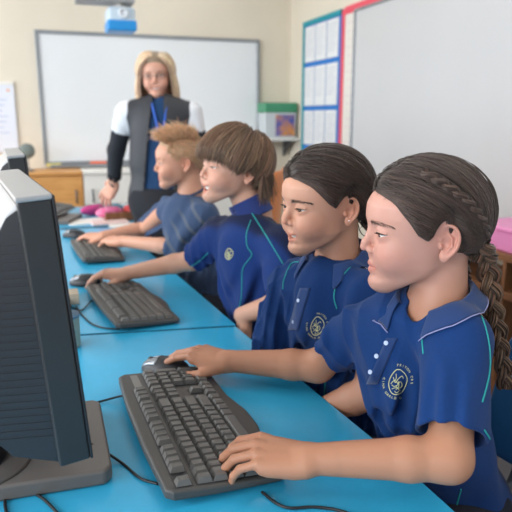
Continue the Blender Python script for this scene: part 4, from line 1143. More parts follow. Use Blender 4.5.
def polo_cols(front, back, xcut, yoke=None):
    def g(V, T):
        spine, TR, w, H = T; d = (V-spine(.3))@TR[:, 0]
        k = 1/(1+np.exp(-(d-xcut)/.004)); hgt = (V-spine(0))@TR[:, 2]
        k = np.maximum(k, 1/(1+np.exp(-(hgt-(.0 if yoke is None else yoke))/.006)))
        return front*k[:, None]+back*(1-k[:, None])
    return g
def emblem(parent, sbv, cx, cy, sc, rot, text=True, rr=.00065, name='school_crest'):
    """embroidered badge: shield outline, inner figure and two curved lines of letters, stitched onto the cloth"""
    ca, sa = math.cos(rot), math.sin(rot)
    def mp(u, v):
        x = cx+(u*ca-v*sa)*sc; y = cy-(u*sa+v*ca)*sc; d = ray(x, y); h, n, i, t = sbv.ray_cast(Vector(CP), Vector(nrm(d)))
        if h is None: return None
        n = np.array(n); n = n if n@d < 0 else -n; return np.array(h)+n*.0007
    m = MB()
    def stroke(pts, r=rr, n=6):
        P = [mp(u, v) for u, v, _ in spline([(a, b, 0) for a, b in pts], n)]; P = [p for p in P if p is not None]
        if len(P) > 1: m.tube(P, r, 5)
    stroke([(0, 13), (-4, 11.5), (-7.5, 4), (-8, -4), (-4.5, -11), (0, -13), (5, -10.5), (8, -5), (9.5, 4), (6.5, 9), (3, 11.5), (0, 13)], rr*1.35)
    for st in ([(-5, 4), (-2, -1), (0, 3), (3, 7), (5, 5)], [(-6, -3), (-3, 1), (1, -2), (-2, -5), (-5, -4)], [(0, -2), (3, 1), (5, -3), (2, -6), (-1, -4)], [(-4, -8), (0, -6), (4, -8)], [(-1, -9.5), (1, -11), (3, -9)], [(-3, 8), (-2, 3), (-4, 0)], [(1, 1), (2, -4), (0, -8)]): stroke(st, rr)
    m.build(name, M['thread'], parent, True)
    if not text: return
    for string, a0, a1, R0, h, flip in (('PRITON CRS', 108, 2, 17.5, 3.6, 1), ('CINA UARLD O', 172, 300, 16.5, 3.4, -1)):
        cu = bpy.data.curves.new('letters', 'FONT'); cu.body = 'O'; letters = MB()
        n = len(string)
        for k, ch_ in enumerate(string):
            if ch_ == ' ': continue
            cu.body = ch_; to = bpy.data.objects.new('tmp', cu); COL.objects.link(to); bpy.context.view_layer.update()
            me = to.evaluated_get(bpy.context.evaluated_depsgraph_get()).to_mesh(); vv = [(v.co.x, v.co.y) for v in me.vertices]; ff = [tuple(p.vertices) for p in me.polygons]
            to.to_mesh_clear(); bpy.data.objects.remove(to)
            if not vv: continue
            a = math.radians(a0+(a1-a0)*(k+.5)/n); wm = max(x for x, _ in vv)/2; vs = []
            for x, y in vv:
                t = a-(x-wm)*h/R0*flip; r_ = R0+(y-.35)*h*flip; p = mp(r_*math.cos(t)*.85, r_*math.sin(t)); vs.append(p if p is not None else V3(0, 0, 0))
            if not any(abs(v).sum() < 1e-6 for v in vs): letters.raw([tuple(v) for v in vs], ff)
        if letters.v: letters.build('crest_lettering', M['thread'], parent, solid=.0008)
def button(parent, sbv, x, y, r=.0042):
    d = ray(x, y); h, n, i, t = sbv.ray_cast(Vector(CP), Vector(nrm(d)))
    if h is None: return
    n = Vector(n) if Vector(n).dot(Vector(d)) < 0 else -Vector(n)
    o = MB().lathe([(0, 0), (r, 0), (r*1.03, .0008), (r*.9, .0017), (r*.6, .0012), (0, .0012)], n=18).build('button', M['button'], parent, True)
    o.matrix_local = Matrix.Translation(h+n*.0022) @ n.to_track_quat('Z', 'Y').to_matrix().to_4x4()
def placket(parent, sbv, a, b, wpx, mt):
    G = []
    for t in np.linspace(0, 1, 14):
        row = []
        for u in np.linspace(-1, 1, 5):
            h = shoot(sbv, a[0]+(b[0]-a[0])*t+u*wpx, a[1]+(b[1]-a[1])*t)
            if h is None: return
            d = nrm(ray(a[0], a[1])); row.append(h-d*.0018)
        G.append(row)
    MB().grid(G).build('placket', mt, parent, True, solid=.0022)
def facing(cx, cy, d, yaw, pitch, roll, s): 
    C = atD(cx, cy, d); R = frame(yaw, pitch, roll); return C-R@V3(0, 0, .11)*s, R
def shell_hair(sc, o, R, s, col, off, HLk=HL, **k): return cap_under(None, o, R, s, sc, off, col, HLk, **k)
M['royal'] = mat('royal blue collar knit', tuple(ROYAL*.95), .85, bump=.3, bscale=1500, sheen=.2)
M['navy'] = mat('navy knit', tuple(NAVY*1.3), .85, bump=.3, bscale=1500, sheen=.2)

# ---- the girl with the braid, in front
def girl_front():
    s = 1.05; q = dict(smile=.12, lid=.26, gaze=(2, -18), lash=1.1, jaw=1.0, face=C3((206, 153, 137)))
    o, R = facing(424, 226, 1.03, 163, -2, 0, s)
    N = atD(438, 307, 1.06); SL = atD(458, 341, 1.0); SR = atD(364, 326, 1.2); PV = V3(.75, .90, .53)
    E1_ = atD(449, 459, .905); W1 = atZ(308, 459, .785)
    tip1 = atZ(214, 450, .780); d1 = nrm(tip1-W1)
    E2_ = atZ(318, 366, .780); W2 = atZ(229, 361, .772); tip2 = atZ(150, 352, .755); d2 = nrm(tip2-W2)
    h1 = hand(W1, d1+V3(0, 0, .06), V3(0, -.25, 1), -1, .93, fing=[(24, 26, 16), (24, 28, 18), (24, 30, 20), (24, 30, 20)], thumb=(.25, 10), spread=.7)
    h2 = hand(W2, d2+V3(0, 0, .15), V3(.0, -.1, 1), 1, .96, fing=[(20, 16, 12), (22, 18, 12), (26, 22, 14), (30, 28, 16)], thumb=(.22, 12), spread=.8)
    arms = [dict(S=SL, E=E1_, W=W1, hand=h1, hc=W1+d1*.08, hem=.80, sr=(.054, .053)), dict(S=SR, E=E2_, W=W2, hand=h2, hc=W2+d2*.08, hem=.66, sr=(.050, .050))]
    cre = [(SL+V3(-.07, .02, -.05), SL*.4+PV*.6+V3(-.12, 0, 0), .06, .009, 170), (SR+V3(-.02, -.04, -.05), SL*.3+PV*.7+V3(-.12, 0, 0), .07, .010, 130), (SL+V3(-.03, -.05, -.02), E1_+V3(-.03, -.03, .02), .06, .005, 190), (N+V3(-.08, -.03, -.08), N+V3(-.13, .02, -.24), .06, .008, 160), (SR+V3(-.05, 0, 0), E2_+V3(0, 0, .03), .05, .004, 170)]
    root, sc, sb, TR, _, nku, bb = person('braid', 'girl nearest the camera with a long brown braid, typing with one hand', o, R, s, q, N, SL, SR, PV, arms, C3((184, 130, 102)),
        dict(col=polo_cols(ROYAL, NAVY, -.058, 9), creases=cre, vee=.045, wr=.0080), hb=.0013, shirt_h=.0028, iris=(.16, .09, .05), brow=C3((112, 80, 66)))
    fwd = TR[:, 0]
    collar(root, N+nku*.014, nrm(nku+V3(-.12, 0, 0)), fwd, .053, .026, .027, M['royal'], gap=26, flare=.026, trim=M['trim'], drop=.030, bv=sb)
    placket(root, sb, (392, 338), (372, 384), 5.5, M['royal'])
    for x, y in ((386.5, 343), (377, 356), (371, 372)): button(root, sb, x, y)
    emblem(root, sb, 397.5, 382, .98, math.radians(-12))
    for k, pp in enumerate(([(434, 318), (426, 327), (422.5, 336), (423.5, 354)], [(479, 310), (486, 330), (489.5, 350), (489.5, 370), (486, 388), (482, 402)], [(484, 430), (490, 440), (491, 450), (485, 465), (485, 473), (492, 480)], [(461, 489), (458, 500), (455, 511)])):
        pipe_px('shirt_piping', pp, sb, .0014, M['pipe'], root)
    # hair combed back into a plait that starts above the temple
    hc_ = C3((70, 53, 45)); HLg = [(0, 31), (20, 29), (38, 24), (48, 15), (56, 5), (63, -8), (74, -16), (80, -9), (86, 7), (100, 11), (112, -12), (130, -34), (150, -46), (180, -50)]
    P = swept(sc, 6500, (146, -24), .013, HLk=HLg, jit=2, gj=5); rad = np.r_[.35, np.ones(20), .5]*.00062
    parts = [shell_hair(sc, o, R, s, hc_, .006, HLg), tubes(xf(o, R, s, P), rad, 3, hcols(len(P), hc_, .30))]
    # fine loose hairs at the hairline
    n = 36; ph = rng.uniform(10, 60, n)*rng.choice([1, -1], n); e0 = hairline(ph, HLg); A = dirs(ph, e0+1); B = dirs(ph+rng.normal(0, 8, n)+8*np.sign(ph), e0-rng.uniform(0, 3, n)); t = np.linspace(0, 1, 6)
    D = slerp(A, B, t); parts.append(tubes(xf(o, R, s, sc.pt(D, (.001+.004*np.sin(np.pi*t*.7))[None]*rng.uniform(.2, 1, (n, 1)))), np.linspace(.00022, .00008, 6), 3, hcols(n, hc_*1.6, .2)))
    hair_obj('hair', parts, root)
    ring = [sc.pt(dirs(a, b), .0085) for a, b in ((64, 54), (82, 47), (100, 36), (116, 22), (131, 5), (143, -10), (147, -24))]
    ring = xf(o, R, s, np.array(ring)); Pb = plait(None, None, 0, .0090, 3.4, sag=(0, -1, .3), path=ring, nst=24)
    g0 = ring[-1]; down = [g0, atD(487, 262, 1.04), atD(491, 290, 1.05), atD(496, 325, 1.06), atD(503, 362, 1.07), atD(506, 388, 1.08)]
    Pd = plait(None, None, 0, .0165, 2.9, sag=(1, -.2, 0), path=down, nst=34, K=150)
    Pc = hcols(len(Pb), hc_*1.15, .35); Pdc = hcols(len(Pd), C3((88, 64, 48)), .42)
    hair_obj('braid', [tubes(Pb, .0014, 4, Pc), tubes(Pd, .0017, 4, Pdc)], root, 'long brown plait hanging behind the ear')
    g1 = xf(o, R, s, sc.pt(dirs(-146, -24), .013)); Pe = plait(None, None, 0, .0135, 4.0, sag=(1, .2, 0), path=[g1, g1+V3(.02, .01, -.05), g1+V3(.03, .01, -.12), g1+V3(.03, 0, -.2)], nst=14)
    hair_obj('braid', [tubes(Pe, .002, 4, hcols(len(Pe), hc_, .35))], root)
    # ear stud with a short drop
    e = xf(o, R, s, ear_pt(1)); m = MB(); m.lathe([(0, -.0022), (.0022, 0), (0, .0022)], tuple(e), 12).tube([e, e+V3(0, 0, -.008)], .0009, 8); m.build('ear_stud', M['stud'], root, True)
    return root
def ear_pt(sg):
    a = math.radians(24); return np.array([V3(-.0045-.006, sg*.0735, .0765)])[0]

# ---- the second girl
def girl_second():
    s = 1.02; q = dict(smile=.95, open=.38, lid=.34, gaze=(10, -10), lash=1., jaw=1.03, face=C3((206, 153, 128)))
    o, R = facing(325, 201, 1.31, 186, -4, 0, s)
    N = atD(338, 264, 1.37); SL = atD(374, 296, 1.27); SR = atD(291, 284, 1.43); PV = V3(.69, 1.22, .53)
    E1_ = atD(392, 385, 1.22); W1 = E1_+V3(-.20, .03, -.10)
    E2_ = atD(272, 352, 1.46); W2 = E2_+V3(-.10, -.05, -.14)
    h1 = hand(W1, nrm(W1-E1_), V3(0, 0, 1), -1, .86); h2 = hand(W2, nrm(V3(-.3, -.5, -.4)), V3(-.5, .3, .6), 1, .86)
    E1_ = atZ(372, 392, .76); W1 = atZ(338, 400, .70)+V3(-.05, .03, -.04)
    h1 = hand(W1, nrm(V3(-.8, .4, -.25)), V3(-.2, 0, 1), -1, .86)
    arms = [dict(S=SL, E=E1_, W=W1, hand=h1, hc=W1+nrm(W1-E1_)*.08, hem=.80), dict(S=SR, E=E2_, W=W2, hand=h2, hc=W2+V3(-.03, -.05, -.04), hem=.95, sr=(.052, .052))]
    cre = [(SL+V3(-.04, 0, -.05), PV+V3(-.12, 0, .1), .08, .010, 120), (SR, PV+V3(-.12, .02, .12), .08, .010, 130), (N+V3(-.05, 0, -.05), N+V3(-.09, 0, -.25), .06, .008, 140)]
    root, sc, sb, TR, _, nku, bb = person('second', 'smiling girl with dark pulled-back hair and blue polo shirt, second from the front', o, R, s, q, N, SL, SR, PV, arms, C3((192, 138, 112)),
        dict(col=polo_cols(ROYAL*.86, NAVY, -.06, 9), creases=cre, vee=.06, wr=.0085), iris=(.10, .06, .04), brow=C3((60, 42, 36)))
    fwd = TR[:, 0]
    collar(root, N+nku*.020, nrm(nku+V3(-.1, 0, 0)), fwd, .053, .024, .026, M['royal'], gap=28, flare=.027, drop=.030, bv=sb)
    MB().tube([N+nrm(nku)*.004+(fwd*math.cos(a)+np.cross(TR[:, 2], fwd)*math.sin(a))*.052+TR[:, 2]*(-.012*math.cos(a)) for a in np.linspace(-1.5, 1.5, 30)], .006, 8).build('undershirt_neckband', M['navy'], root, True)
    placket(root, sb, (305, 288), (293, 330), 5, M['royal'])
    for x, y in ((299, 300.5), (294, 322)): button(root, sb, x, y)
    emblem(root, sb, 317, 326, .72, math.radians(-12))
    for pp in ([(361, 257), (346, 272), (337, 284), (334, 297), (337, 309)], [(283, 289), (284, 280), (291, 264), (299, 262)], [(326, 376), (325, 388), (324, 399)]): pipe_px('shirt_piping', pp, sb, .0013, M['pipe'], root)
    hc_ = C3((62, 44, 35)); HLg = [(0, 30), (20, 28), (40, 21), (52, 10), (62, -2), (72, -10), (83, 6), (100, 10), (112, -12), (130, -34), (150, -46), (180, -50)]
    P = swept(sc, 5200, (158, -30), .017, HLk=HLg, gj=6, twist=-.03); rad = np.r_[.35, np.ones(20), .5]*.00075
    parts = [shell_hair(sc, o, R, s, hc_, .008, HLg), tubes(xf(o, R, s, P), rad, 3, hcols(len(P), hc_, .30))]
    g0 = sc.pt(dirs(168, -28), .012); n = 260; t = np.linspace(0, 1, 14); A = g0+rng.normal(0, .009, (n, 3)); Bq = g0+V3(-.030, .012, -.10)+rng.normal(0, .018, (n, 3))*V3(1, 1.2, 1.5)
    Q = A[:, None]+(Bq-A)[:, None]*t[None, :, None]+np.array([-.018, 0, 0])[None, None]*np.sin(np.pi*t)[None, :, None]+rng.normal(0, .006, (n, 1, 3))*np.sin(2*np.pi*t)[None, :, None]
    parts.append(tubes(xf(o, R, s, Q), np.linspace(.0016, .0005, 14), 3, hcols(n, hc_*1.15, .35)))
    n = 70; A = sc.pt(dirs(rng.uniform(88, 112, n), rng.uniform(4, 9, n)), .008); Bq = A+V3(-.022, -.004, -.10)+rng.normal(0, .008, (n, 3)); Q = A[:, None]+(Bq-A)[:, None]*t[None, :, None]+V3(-.014, .006, 0)*np.sin(np.pi*t)[None, :, None]
    hair_obj('hair', parts, root)
    e = xf(o, R, s, ear_pt(1)); MB().lathe([(0, -.0032), (.0032, 0), (0, .0032)], tuple(e+V3(0, -.001, 0)), 12).build('ear_stud', M['stud'], root, True)
    return root

# ---- the boy with the brown mop
def mop(sc, o, R, s, col, ends, n=4200, thick=.024, rad=.0012, crown=(178, 66), K=20, var=.35):
    ph = rng.uniform(-180, 180, n); e1 = np.interp(np.abs(ph), [a for a, _ in ends], [b for _, b in ends])+rng.normal(0, 3.5, n)
    u = rng.uniform(0, 1, n)**.75; cr = dirs(np.array(crown[0]), np.array(crown[1])); B = dirs(ph, e1)
    A0 = slerp(np.repeat(cr[None], n, 0), B, np.array([0., 1.])); t = np.linspace(0, 1, K); st = (1-u)*.75
    D = np.stack([slerp(cr[None], B[i:i+1], st[i]+(1-st[i])*t)[0] for i in range(n)])
    D = D+(rng.normal(0, .022, (n, 1, 3))*t[None, :, None])+rng.normal(0, .010, (n, 1, 3))*np.sin(2*np.pi*t)[None, :, None]; D /= np.linalg.norm(D, axis=2, keepdims=True)
    lift = rng.uniform(.45, 1, (n, 1)); off = thick*lift*(np.minimum(1, t*5)[None])*(1-.30*t[None]**3)+.001
    return tubes(xf(o, R, s, sc.pt(D, off)), np.r_[np.ones(K-4), .8, .6, .4, .15]*rad, 3, hcols(n, col, var))
def boy_mop():
    s = 1.02; q = dict(smile=1.0, open=1.0, lid=.15, gaze=(0, -4), lash=.8, brow=1, face=C3((214, 164, 142)))
    o, R = facing(234, 167, 1.80, 188, 6, 0, s)
    N = atD(254, 214, 1.83); SL = atD(283, 249, 1.72); SR = atD(222, 234, 1.93); PV = V3(.67, 1.72, .53)
    E2_ = atD(193, 260, 2.0); W2 = atZ(128, 273, .775); tip2 = atZ(78, 280, .75); d2 = nrm(tip2-W2)
    E1_ = atD(286, 302, 1.63); W1 = V3(.510, 1.575, .745); d1 = nrm(V3(.02, 0, -1))
    h2 = hand(W2, d2+V3(0, 0, .15), V3(0, -.1, 1), 1, .9, fing=[(24, 20, 14), (28, 22, 14), (32, 26, 16), (36, 32, 18)], thumb=(.22, 12), spread=.8)
    h1 = hand(W1, d1, V3(-.8, 0, .45), -1, .86)
    arms = [dict(S=SL, E=E1_, W=W1, hand=h1, hc=W1+d1*.06-V3(0, 0, .03), hem=.84, sr=(.062, .056)), dict(S=SR, E=E2_, W=W2, hand=h2, hc=W2+d2*.08, hem=.93, sr=(.058, .048))]
    cre = [(SL+V3(-.04, 0, -.05), PV+V3(-.12, 0, .1), .08, .010, 110), (SR, E2_, .05, .004, 120), (SR+V3(0, 0, -.05), PV+V3(-.12, 0, .1), .08, .010, 130)]
    root, sc, sb, TR, _, nku, bb = person('mop', 'laughing boy with brown mop hair and a blue high-necked sports shirt', o, R, s, q, N, SL, SR, PV, arms, C3((206, 156, 132)),
        dict(name='sports_shirt', col=polo_cols(C3((27, 56, 118)), NAVY*1.2, .045, 9), creases=cre, vee=0, wr=.0085, grow=.010), hb=.0020, shirt_h=.004, brow=C3((96, 72, 56)))
    fwd = TR[:, 0]
    collar(root, N, nku, fwd, .054, .050, .0, mat('blue collar', s2l(26, 48, 112), .85, sheen=.2), gap=1, tall=True)
    emblem(root, sb, 229, 254, .42, math.radians(-8), text=False, rr=.0011)
    for pp in ([(251, 212), (262, 229), (273, 247), (283, 264)], [(251, 220), (246.5, 234), (247.5, 247), (252, 255), (243, 268), (242, 286), (240.5, 303), (234, 318)], [(208, 253), (198, 262), (188, 268)]): pipe_px('shirt_piping', pp, sb, .0017, M['pipe'], root)
    hc_ = C3((128, 100, 80))
    ends = [(0, 8), (30, 5), (45, 0), (58, -8), (68, -16), (78, -12), (95, -8), (108, -22), (125, -42), (150, -52), (180, -52)]
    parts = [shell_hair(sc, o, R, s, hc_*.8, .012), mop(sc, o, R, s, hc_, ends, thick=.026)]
    n = 260; t = np.linspace(0, 1, 12); ph = rng.uniform(118, 165, n); A = sc.pt(dirs(ph, rng.uniform(-30, 0, n)), .018); Bq = A*V3(1.02, 1.0, 1)+V3(-.006, .004, -.075)+rng.normal(0, .008, (n, 3))
    Q = A[:, None]+(Bq-A)[:, None]*t[None, :, None]; parts.append(tubes(xf(o, R, s, Q), np.linspace(.0013, .0004, 12), 3, hcols(n, hc_*.95, .3)))
    hair_obj('hair', parts, root)
    return root

# ---- the fair boy in the sweater
def boy_fair():
    s = 1.02; q = dict(smile=.7, lid=.4, gaze=(0, -6), lash=.5)
    o, R = facing(180, 160, 2.42, 174, -4, 0, s)
    N = atD(191, 195, 2.46); SL = atD(205, 217, 2.36); SR = atD(166, 211, 2.56); PV = V3(.66, 2.42, .53)
    E1_ = atD(178, 247, 2.42); E1_[2] = .79; W1 = atZ(122, 241, .785); d1 = nrm(atZ(98, 238, .78)-W1)
    E2_ = atD(146, 232, 2.85); E2_[2] = .79; W2 = atZ(104, 236, .775); d2 = nrm(atZ(72, 239, .75)-W2)
    h1 = hand(W1, d1, V3(0, -.2, 1), -1, .9, fing=[(20, 25, 15)]*4); h2 = hand(W2, d2+V3(0, 0, .12), V3(0, -.1, 1), 1, .9, fing=[(24, 20, 14)]*4)
    arms = [dict(S=SL, E=E1_, W=W1, hand=h1, hc=W1+d1*.07, long=.14, cuff=.043), dict(S=SR, E=E2_, W=W2, hand=h2, hc=W2+d2*.08, long=.12, cuff=.043)]
    cre = [(SL, E1_, .06, .007, 120), (SR, E2_, .06, .005, 120), (SL+V3(-.05, 0, -.05), PV+V3(-.12, 0, .1), .08, .010, 110)]
    bc = C3((66, 84, 116)); lt = C3((128, 128, 124))
    def sweater(V, T):
        c = np.tile(bc, (len(V), 1)); L = np.linalg.norm(V-SL, axis=1); ax = nrm(E1_-SL); al = (V-SL)@ax
        near = np.exp(-(np.linalg.norm(V-SL-np.clip(al, 0, 9)[:, None]*ax, axis=1)/.09)**6)*(al > -.04)
        k = near*np.clip(1.6*np.cos(al*2*np.pi/.055+((V-SL)@V3(0, 0, 1))*10)-.9, 0, 1)*.75
        return c*(1-k[:, None])+lt*k[:, None]
    root, sc, sb, TR, _, nku, bb = person('fair', 'fair-haired boy in a grey-blue patterned sweater, leaning on his forearms', o, R, s, q, N, SL, SR, PV, arms, C3((212, 156, 130)),
        dict(name='sweater', col=sweater, creases=cre, vee=0, wr=.005, grow=.010), hb=.0026, shirt_h=.0055, lowres=True, sl_r=(.060, .054), brow=C3((170, 130, 90)))
    fwd = TR[:, 0]; MB().tube([N+nku*.012+(fwd*math.cos(a)+np.cross(nku, fwd)*math.sin(a))*.054 for a in np.linspace(0, 2*math.pi, 40)], .0065, 8).build('neckband', mat('sweater rib', tuple(bc*.8), .9), root, True)
    hc_ = C3((228, 184, 146)); HLb = [(0, 33), (22, 32), (42, 30), (50, 18), (60, 4), (75, -4), (84, 4), (100, 6), (112, -8), (130, -24), (150, -32), (180, -34)]
    parts = [shell_hair(sc, o, R, s, hc_*1.1, .004, HLb)]
    # clipped sides
    n = 2600; ph = rng.uniform(48, 180, n)*rng.choice([1, -1], n); e0 = hairline(ph, HLb); el = e0+(60-e0)*rng.uniform(0, 1, n); A = dirs(ph, el); B = dirs(ph+rng.normal(3, 3, n)*np.sign(ph), el-rng.uniform(5, 9, n)); t = np.linspace(0, 1, 5)
    parts.append(tubes(xf(o, R, s, sc.pt(slerp(A, B, t), (.002+.009*t)[None]*rng.uniform(.4, 1.3, (n, 1)))), np.linspace(.0012, .0005, 5), 3, hcols(n, hc_*.92, .2)))
    # long top brushed forward and up
    n = 1700; x = rng.uniform(-.075, .078, n); y = rng.uniform(-.066, .066, n); D0 = V3(0, 0, 1)*np.ones((n, 3))*.075; D0[:, 0] = x; D0[:, 1] = y; D0 /= np.linalg.norm(D0, axis=1, keepdims=True)
    A = sc.pt(D0, .002); K = 9; t = np.linspace(0, 1, K); L = rng.uniform(.020, .056, n); fr = np.clip((x+.02)/.09, 0, 1)
    up_ = D0*V3(.6, .6, 1); dr = np.stack([.45+.25*fr, .10*np.ones(n)+.45*y/.06, .35-.15*fr], 1)+rng.normal(0, .22, (n, 3)); Q = []
    for i, tt in enumerate(t): Q.append(A+up_*(L*.50*np.sin(np.pi*tt*.62))[:, None]+dr*(L*tt**1.25)[:, None]*.85+rng.normal(0, 1, (n, 3))*.0012*tt)
    parts.append(tubes(xf(o, R, s, np.stack(Q, 1)), np.linspace(.0015, .0005, K), 3, hcols(n, hc_, .22)))
    hair_obj('hair', parts, root)
    return root

# ---- the teacher, standing
def teacher():
    s = 1.07; q = dict(smile=1.0, open=.45, lid=.45, gaze=(0, -6), lash=1.)
    o, R = facing(156, 75, 3.22, -106, -4, 3, s)
    N = atD(160, 103, 3.25); SL = atD(192, 113, 3.24); SR = atD(127, 112, 3.22); PV = atD(162, 190, 3.3); PV = V3(PV[0], PV[1], .88)
    hd = atZ(96, 211, .76); W2 = atD(114, 184, 3.45); E2_ = atD(116, 150, 3.32); d2 = nrm(hd-W2)
    E1_ = atD(200, 152, 3.28); W1 = atD(190, 190, 3.12); d1 = nrm(W1-E1_)
    h2 = hand(W2, d2, V3(-.5, -.7, .4), -1, 1.1, fing=[(12, 14, 8), (14, 14, 8), (16, 18, 8), (18, 20, 10)], thumb=(.5, 5), spread=2.2); h1 = hand(W1, d1, V3(0, -1, 0), 1, .98)
    arms = [dict(S=SR, E=E2_, W=W2, hand=h2, hc=W2+d2*.08, long=.86, cuff=.040), dict(S=SL, E=E1_, W=W1, hand=h1, hc=W1+d1*.08, long=.86, cuff=.040)]
    blue = C3((36, 66, 104)); dark = C3((44, 46, 52)); wh = C3((226, 228, 232))
    def top(V, T):
        spine, TR, w, H = T; c = np.tile(blue, (len(V), 1))
        for a in arms:
            ax = nrm(a['E']-a['S']); al = (V-a['S'])@ax; L = np.linalg.norm(a['E']-a['S']); rad = np.linalg.norm(V-a['S']-np.clip(al, 0, 9)[:, None]*ax, axis=1)
            lat_ = (V-(SL+SR)/2)@TR[:, 1]*(1 if a['S'] is SL else -1)
            m = (lat_ > w*.84) & (V[:, 2] > a['S'][2]-.55)
            hi_ = m & (al < L*.50); lo_ = m & ~hi_; c[hi_] = wh; c[lo_] = dark
            sg = (V-a['E'])@nrm(a['W']-a['E']); m2 = (np.linalg.norm(V-a['E']-np.clip(sg, 0, 9)[:, None]*nrm(a['W']-a['E']), axis=1) < .062) & (sg > 0); c[m2] = dark
        return c
    root, sc, sb, TR, T3, nku, bb = person('teacher', 'smiling blonde teacher with glasses standing with one hand on the far table', o, R, s, q, N, SL, SR, PV, arms, C3((214, 162, 140)),
        dict(name='blue_top', col=top, vee=.03, wr=.004, grow=.008), hb=.0030, shirt_h=.007, lowres=True, legs=False, sl_r=(.060, .052), neck_r=(.052, .056), brow=C3((150, 115, 80)))
    fwd, lat, upv = TR[:, 0], TR[:, 1], TR[:, 2]
    # open dark waistcoat
    vb, _ = torso_sdf(N, SL*.97+SR*.03, SR*.97+SL*.03, PV, .020)
    def vest(P):
        d = np.abs(vb(P))-.005; q_ = (P-N)@lat; z = (N[2]-P[:, 2]); gap = .028+.10*np.clip(z/.5, 0, 1)*.55
        fr = (P-N)@fwd > -.01
        d = np.maximum(d, np.where(fr, gap-np.abs(q_), -1)); d = np.maximum(d, np.abs(q_)-.178); d = np.maximum(d, .70-P[:, 2]+.12); d = np.maximum(d, -(np.linalg.norm(P-N-nku*.03, axis=1)-.075)); return d
    Vv, Fv = extract(vest, np.array([N, SL, SR, PV]).min(0)-.2, np.array([N, SL, SR, PV]).max(0)+.12, .006, 0)
    add('waistcoat', mesh_np('waistcoat', Vv, Fv), mat('dark waistcoat', s2l(48, 50, 56), .6, bump=.2, bscale=300), root, True)
    # skirt, legs, shoes
    sk = U(.05, ell(PV+V3(0, 0, -.02), (.13, .185, .14), TR), cap(PV+V3(0, 0, -.1), PV*V3(1, 1, 0)+V3(0, 0, .5), .15, .145))
    Vk, Fk = extract(disp(lambda P: smax(smax(sk(P), P[:, 2]-.93, .01), .46-P[:, 2], .005), wrinkle(9, .006, (1, 1, .2), 30)), PV-V3(.3, .3, .5), PV+V3(.3, .3, .1), .009)
    add('skirt', mesh_np('skirt', Vk, Fk), mat('black skirt', s2l(24, 26, 34), .85), root, True)
    lg = MB(); sh = MB()
    for sg in (1, -1):
        a = PV+lat*.075*sg; MB().tube([V3(a[0], a[1], .55), V3(a[0], a[1], .42), V3(a[0], a[1], .3), V3(a[0], a[1], .08)], [.055, .05, .056, .036], 16).build('tights', M['jeans'], root, True)
        c = V3(a[0], a[1], 0); Vs, Fs = extract(lambda P: smax(U(.03, ell(c+fwd*.07+V3(0, 0, .03), (.12, .042, .04), TR), ell(c+V3(0, 0, .06), (.05, .04, .06), TR))(P), .004-P[:, 2], .004), c-V3(.22, .22, .02), c+V3(.22, .22, .16), .009); add('shoe', mesh_np('shoe', Vs, Fs), M['shoe'], root, True)
    # lanyard
    L = []
    for sgn, pts in ((1, [(169, 103), (166.5, 110), (165, 120), (163, 132), (161, 140)]), (-1, [(152, 104), (154, 112), (157, 124), (160, 140)])):
        P = []
        for x, y, _ in spline([(a, b, 0) for a, b in pts], 6):
            h = shoot(sb, x, y)
            if h is not None: P.append(h+fwd*.012)
        if len(P) > 3: MB().tube(P, .006, 8).build('lanyard', mat('blue lanyard', s2l(40, 96, 200), .5), root, True)
    # bracelet watch
    MB().tube([W2-d2*.0+(np.cross(d2, V3(0, 0, 1))*math.cos(a)+np.cross(d2, np.cross(d2, V3(0, 0, 1)))*math.sin(a))*.031 for a in np.linspace(0, 2*math.pi, 24)], .009, 8).build('wristwatch', M['blk'], root, True)
    # glasses
    g = MB()
    for sg in (1, -1):
        pts = [V3(.0885-abs(math.cos(a)*.018+.0)*.12, sg*.031+.019*math.cos(a), .104+.013*math.sin(a)) for a in np.linspace(0, 2*math.pi, 28)]
        g.tube(list(xf(o, R, s, pts)), .0011, 6); g.tube(list(xf(o, R, s, [V3(.085, sg*.050, .108), V3(.05, sg*.072, .106), V3(-.01, sg*.078, .104)])), .0011, 6)
    g.tube(list(xf(o, R, s, [V3(.089, .012, .106), V3(.096, 0, .108), V3(.089, -.012, .106)])), .0011, 6); g.build('glasses', M['steel'], root, True)
    # shoulder-length hair from a parting
    hc_ = C3((220, 190, 158)); n = 2600; parts = [shell_hair(sc, o, R, s, hc_*.7, .010)]
    K = 24; t = np.linspace(0, 1, K); u = rng.uniform(0, 1, n); sg = rng.choice([1, -1], n); px_ = .070-.15*u
    A = np.stack([px_, .010+.004*sg, np.full(n, .09)], 1); A = A/np.linalg.norm(A, axis=1, keepdims=True)
    ph = (56+118*u**.9+rng.normal(0, 4, n))*sg; B = dirs(ph, np.full(n, -8.)); f1 = .5; Q = np.zeros((n, K, 3)); k1 = 12
    D = slerp(A, B, np.linspace(0, 1, k1)); lift = rng.uniform(.35, 1, (n, 1)); off = .024*lift*np.minimum(1, np.linspace(.1, 3, k1))[None]+.001; Q[:, :k1] = sc.pt(D, off)
    last = Q[:, k1-1]; dv = Q[:, k1-1]-Q[:, k1-2]; ln = rng.uniform(.10, .155, n)
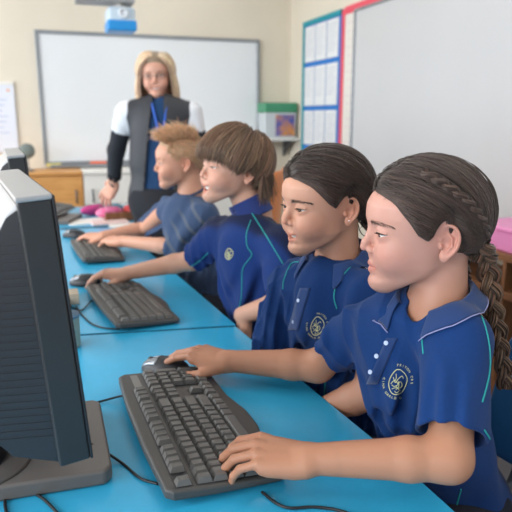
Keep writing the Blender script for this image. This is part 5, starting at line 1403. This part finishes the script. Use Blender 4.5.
    for i in range(k1, K):
        tt = (i-k1+1)/(K-k1); out_ = last-V3(0, 0, 0); Q[:, i] = last+np.stack([last[:, 0]*(.06*tt)+.004*tt, last[:, 1]*.12*math.sin(tt*2.4), -ln*tt], 1)+rng.normal(0, .0012, (n, 3))
    parts.append(tubes(xf(o, R, s, Q), np.r_[np.ones(K-5), .9, .8, .6, .4, .2]*.0019, 3, hcols(n, hc_, .25)))
    hair_obj('hair', parts, root, 'shoulder-length blonde hair')
    return root
import time
for fn in (girl_front, girl_second, boy_mop, boy_fair, teacher):
    t_ = time.time(); fn(); print(fn.__name__, round(time.time()-t_, 1))
# ------------------------------------------------------------ light and camera
w = bpy.data.worlds.new('sky'); bpy.context.scene.world = w; w.use_nodes = True
bg = w.node_tree.nodes['Background']; bg.inputs[0].default_value = (.78, .88, 1, 1); bg.inputs[1].default_value = 1.0
def area(name, loc, tgt, sx, sy, e, c=(1, 1, 1)):
    l = bpy.data.lights.new(name, 'AREA'); l.shape = 'RECTANGLE'; l.size = sx; l.size_y = sy; l.energy = e; l.color = c
    o = bpy.data.objects.new(name, l); COL.objects.link(o); o.location = loc
    o.rotation_euler = (Vector(tgt)-Vector(loc)).to_track_quat('-Z', 'Y').to_euler(); return o
for i, (a, b) in enumerate(WIN):
    area('window_daylight', (LX-.12, (a+b)/2, 1.7), (0, (a+b)/2, 1.1), b-a, 1.5, (85, 80, 70, 60)[i], (.92, .96, 1))
cam = bpy.data.cameras.new('camera'); co = bpy.data.objects.new('camera', cam); COL.objects.link(co); bpy.context.scene.camera = co
cam.sensor_fit = 'HORIZONTAL'; cam.sensor_width = 36; cam.lens = 36*FPX/512; cam.clip_start = .02
co.location = CP; R_ = Matrix((tuple(RT), tuple(UP), tuple(-FW))).transposed(); co.rotation_euler = R_.to_euler()
cam.dof.use_dof = True; cam.dof.focus_distance = 1.03; cam.dof.aperture_fstop = 5.2
vs_ = bpy.context.scene.view_settings; vs_.view_transform = 'Standard'; vs_.look = 'None'; vs_.gamma = 1; vs_.use_curve_mapping = False; vs_.exposure = -.18
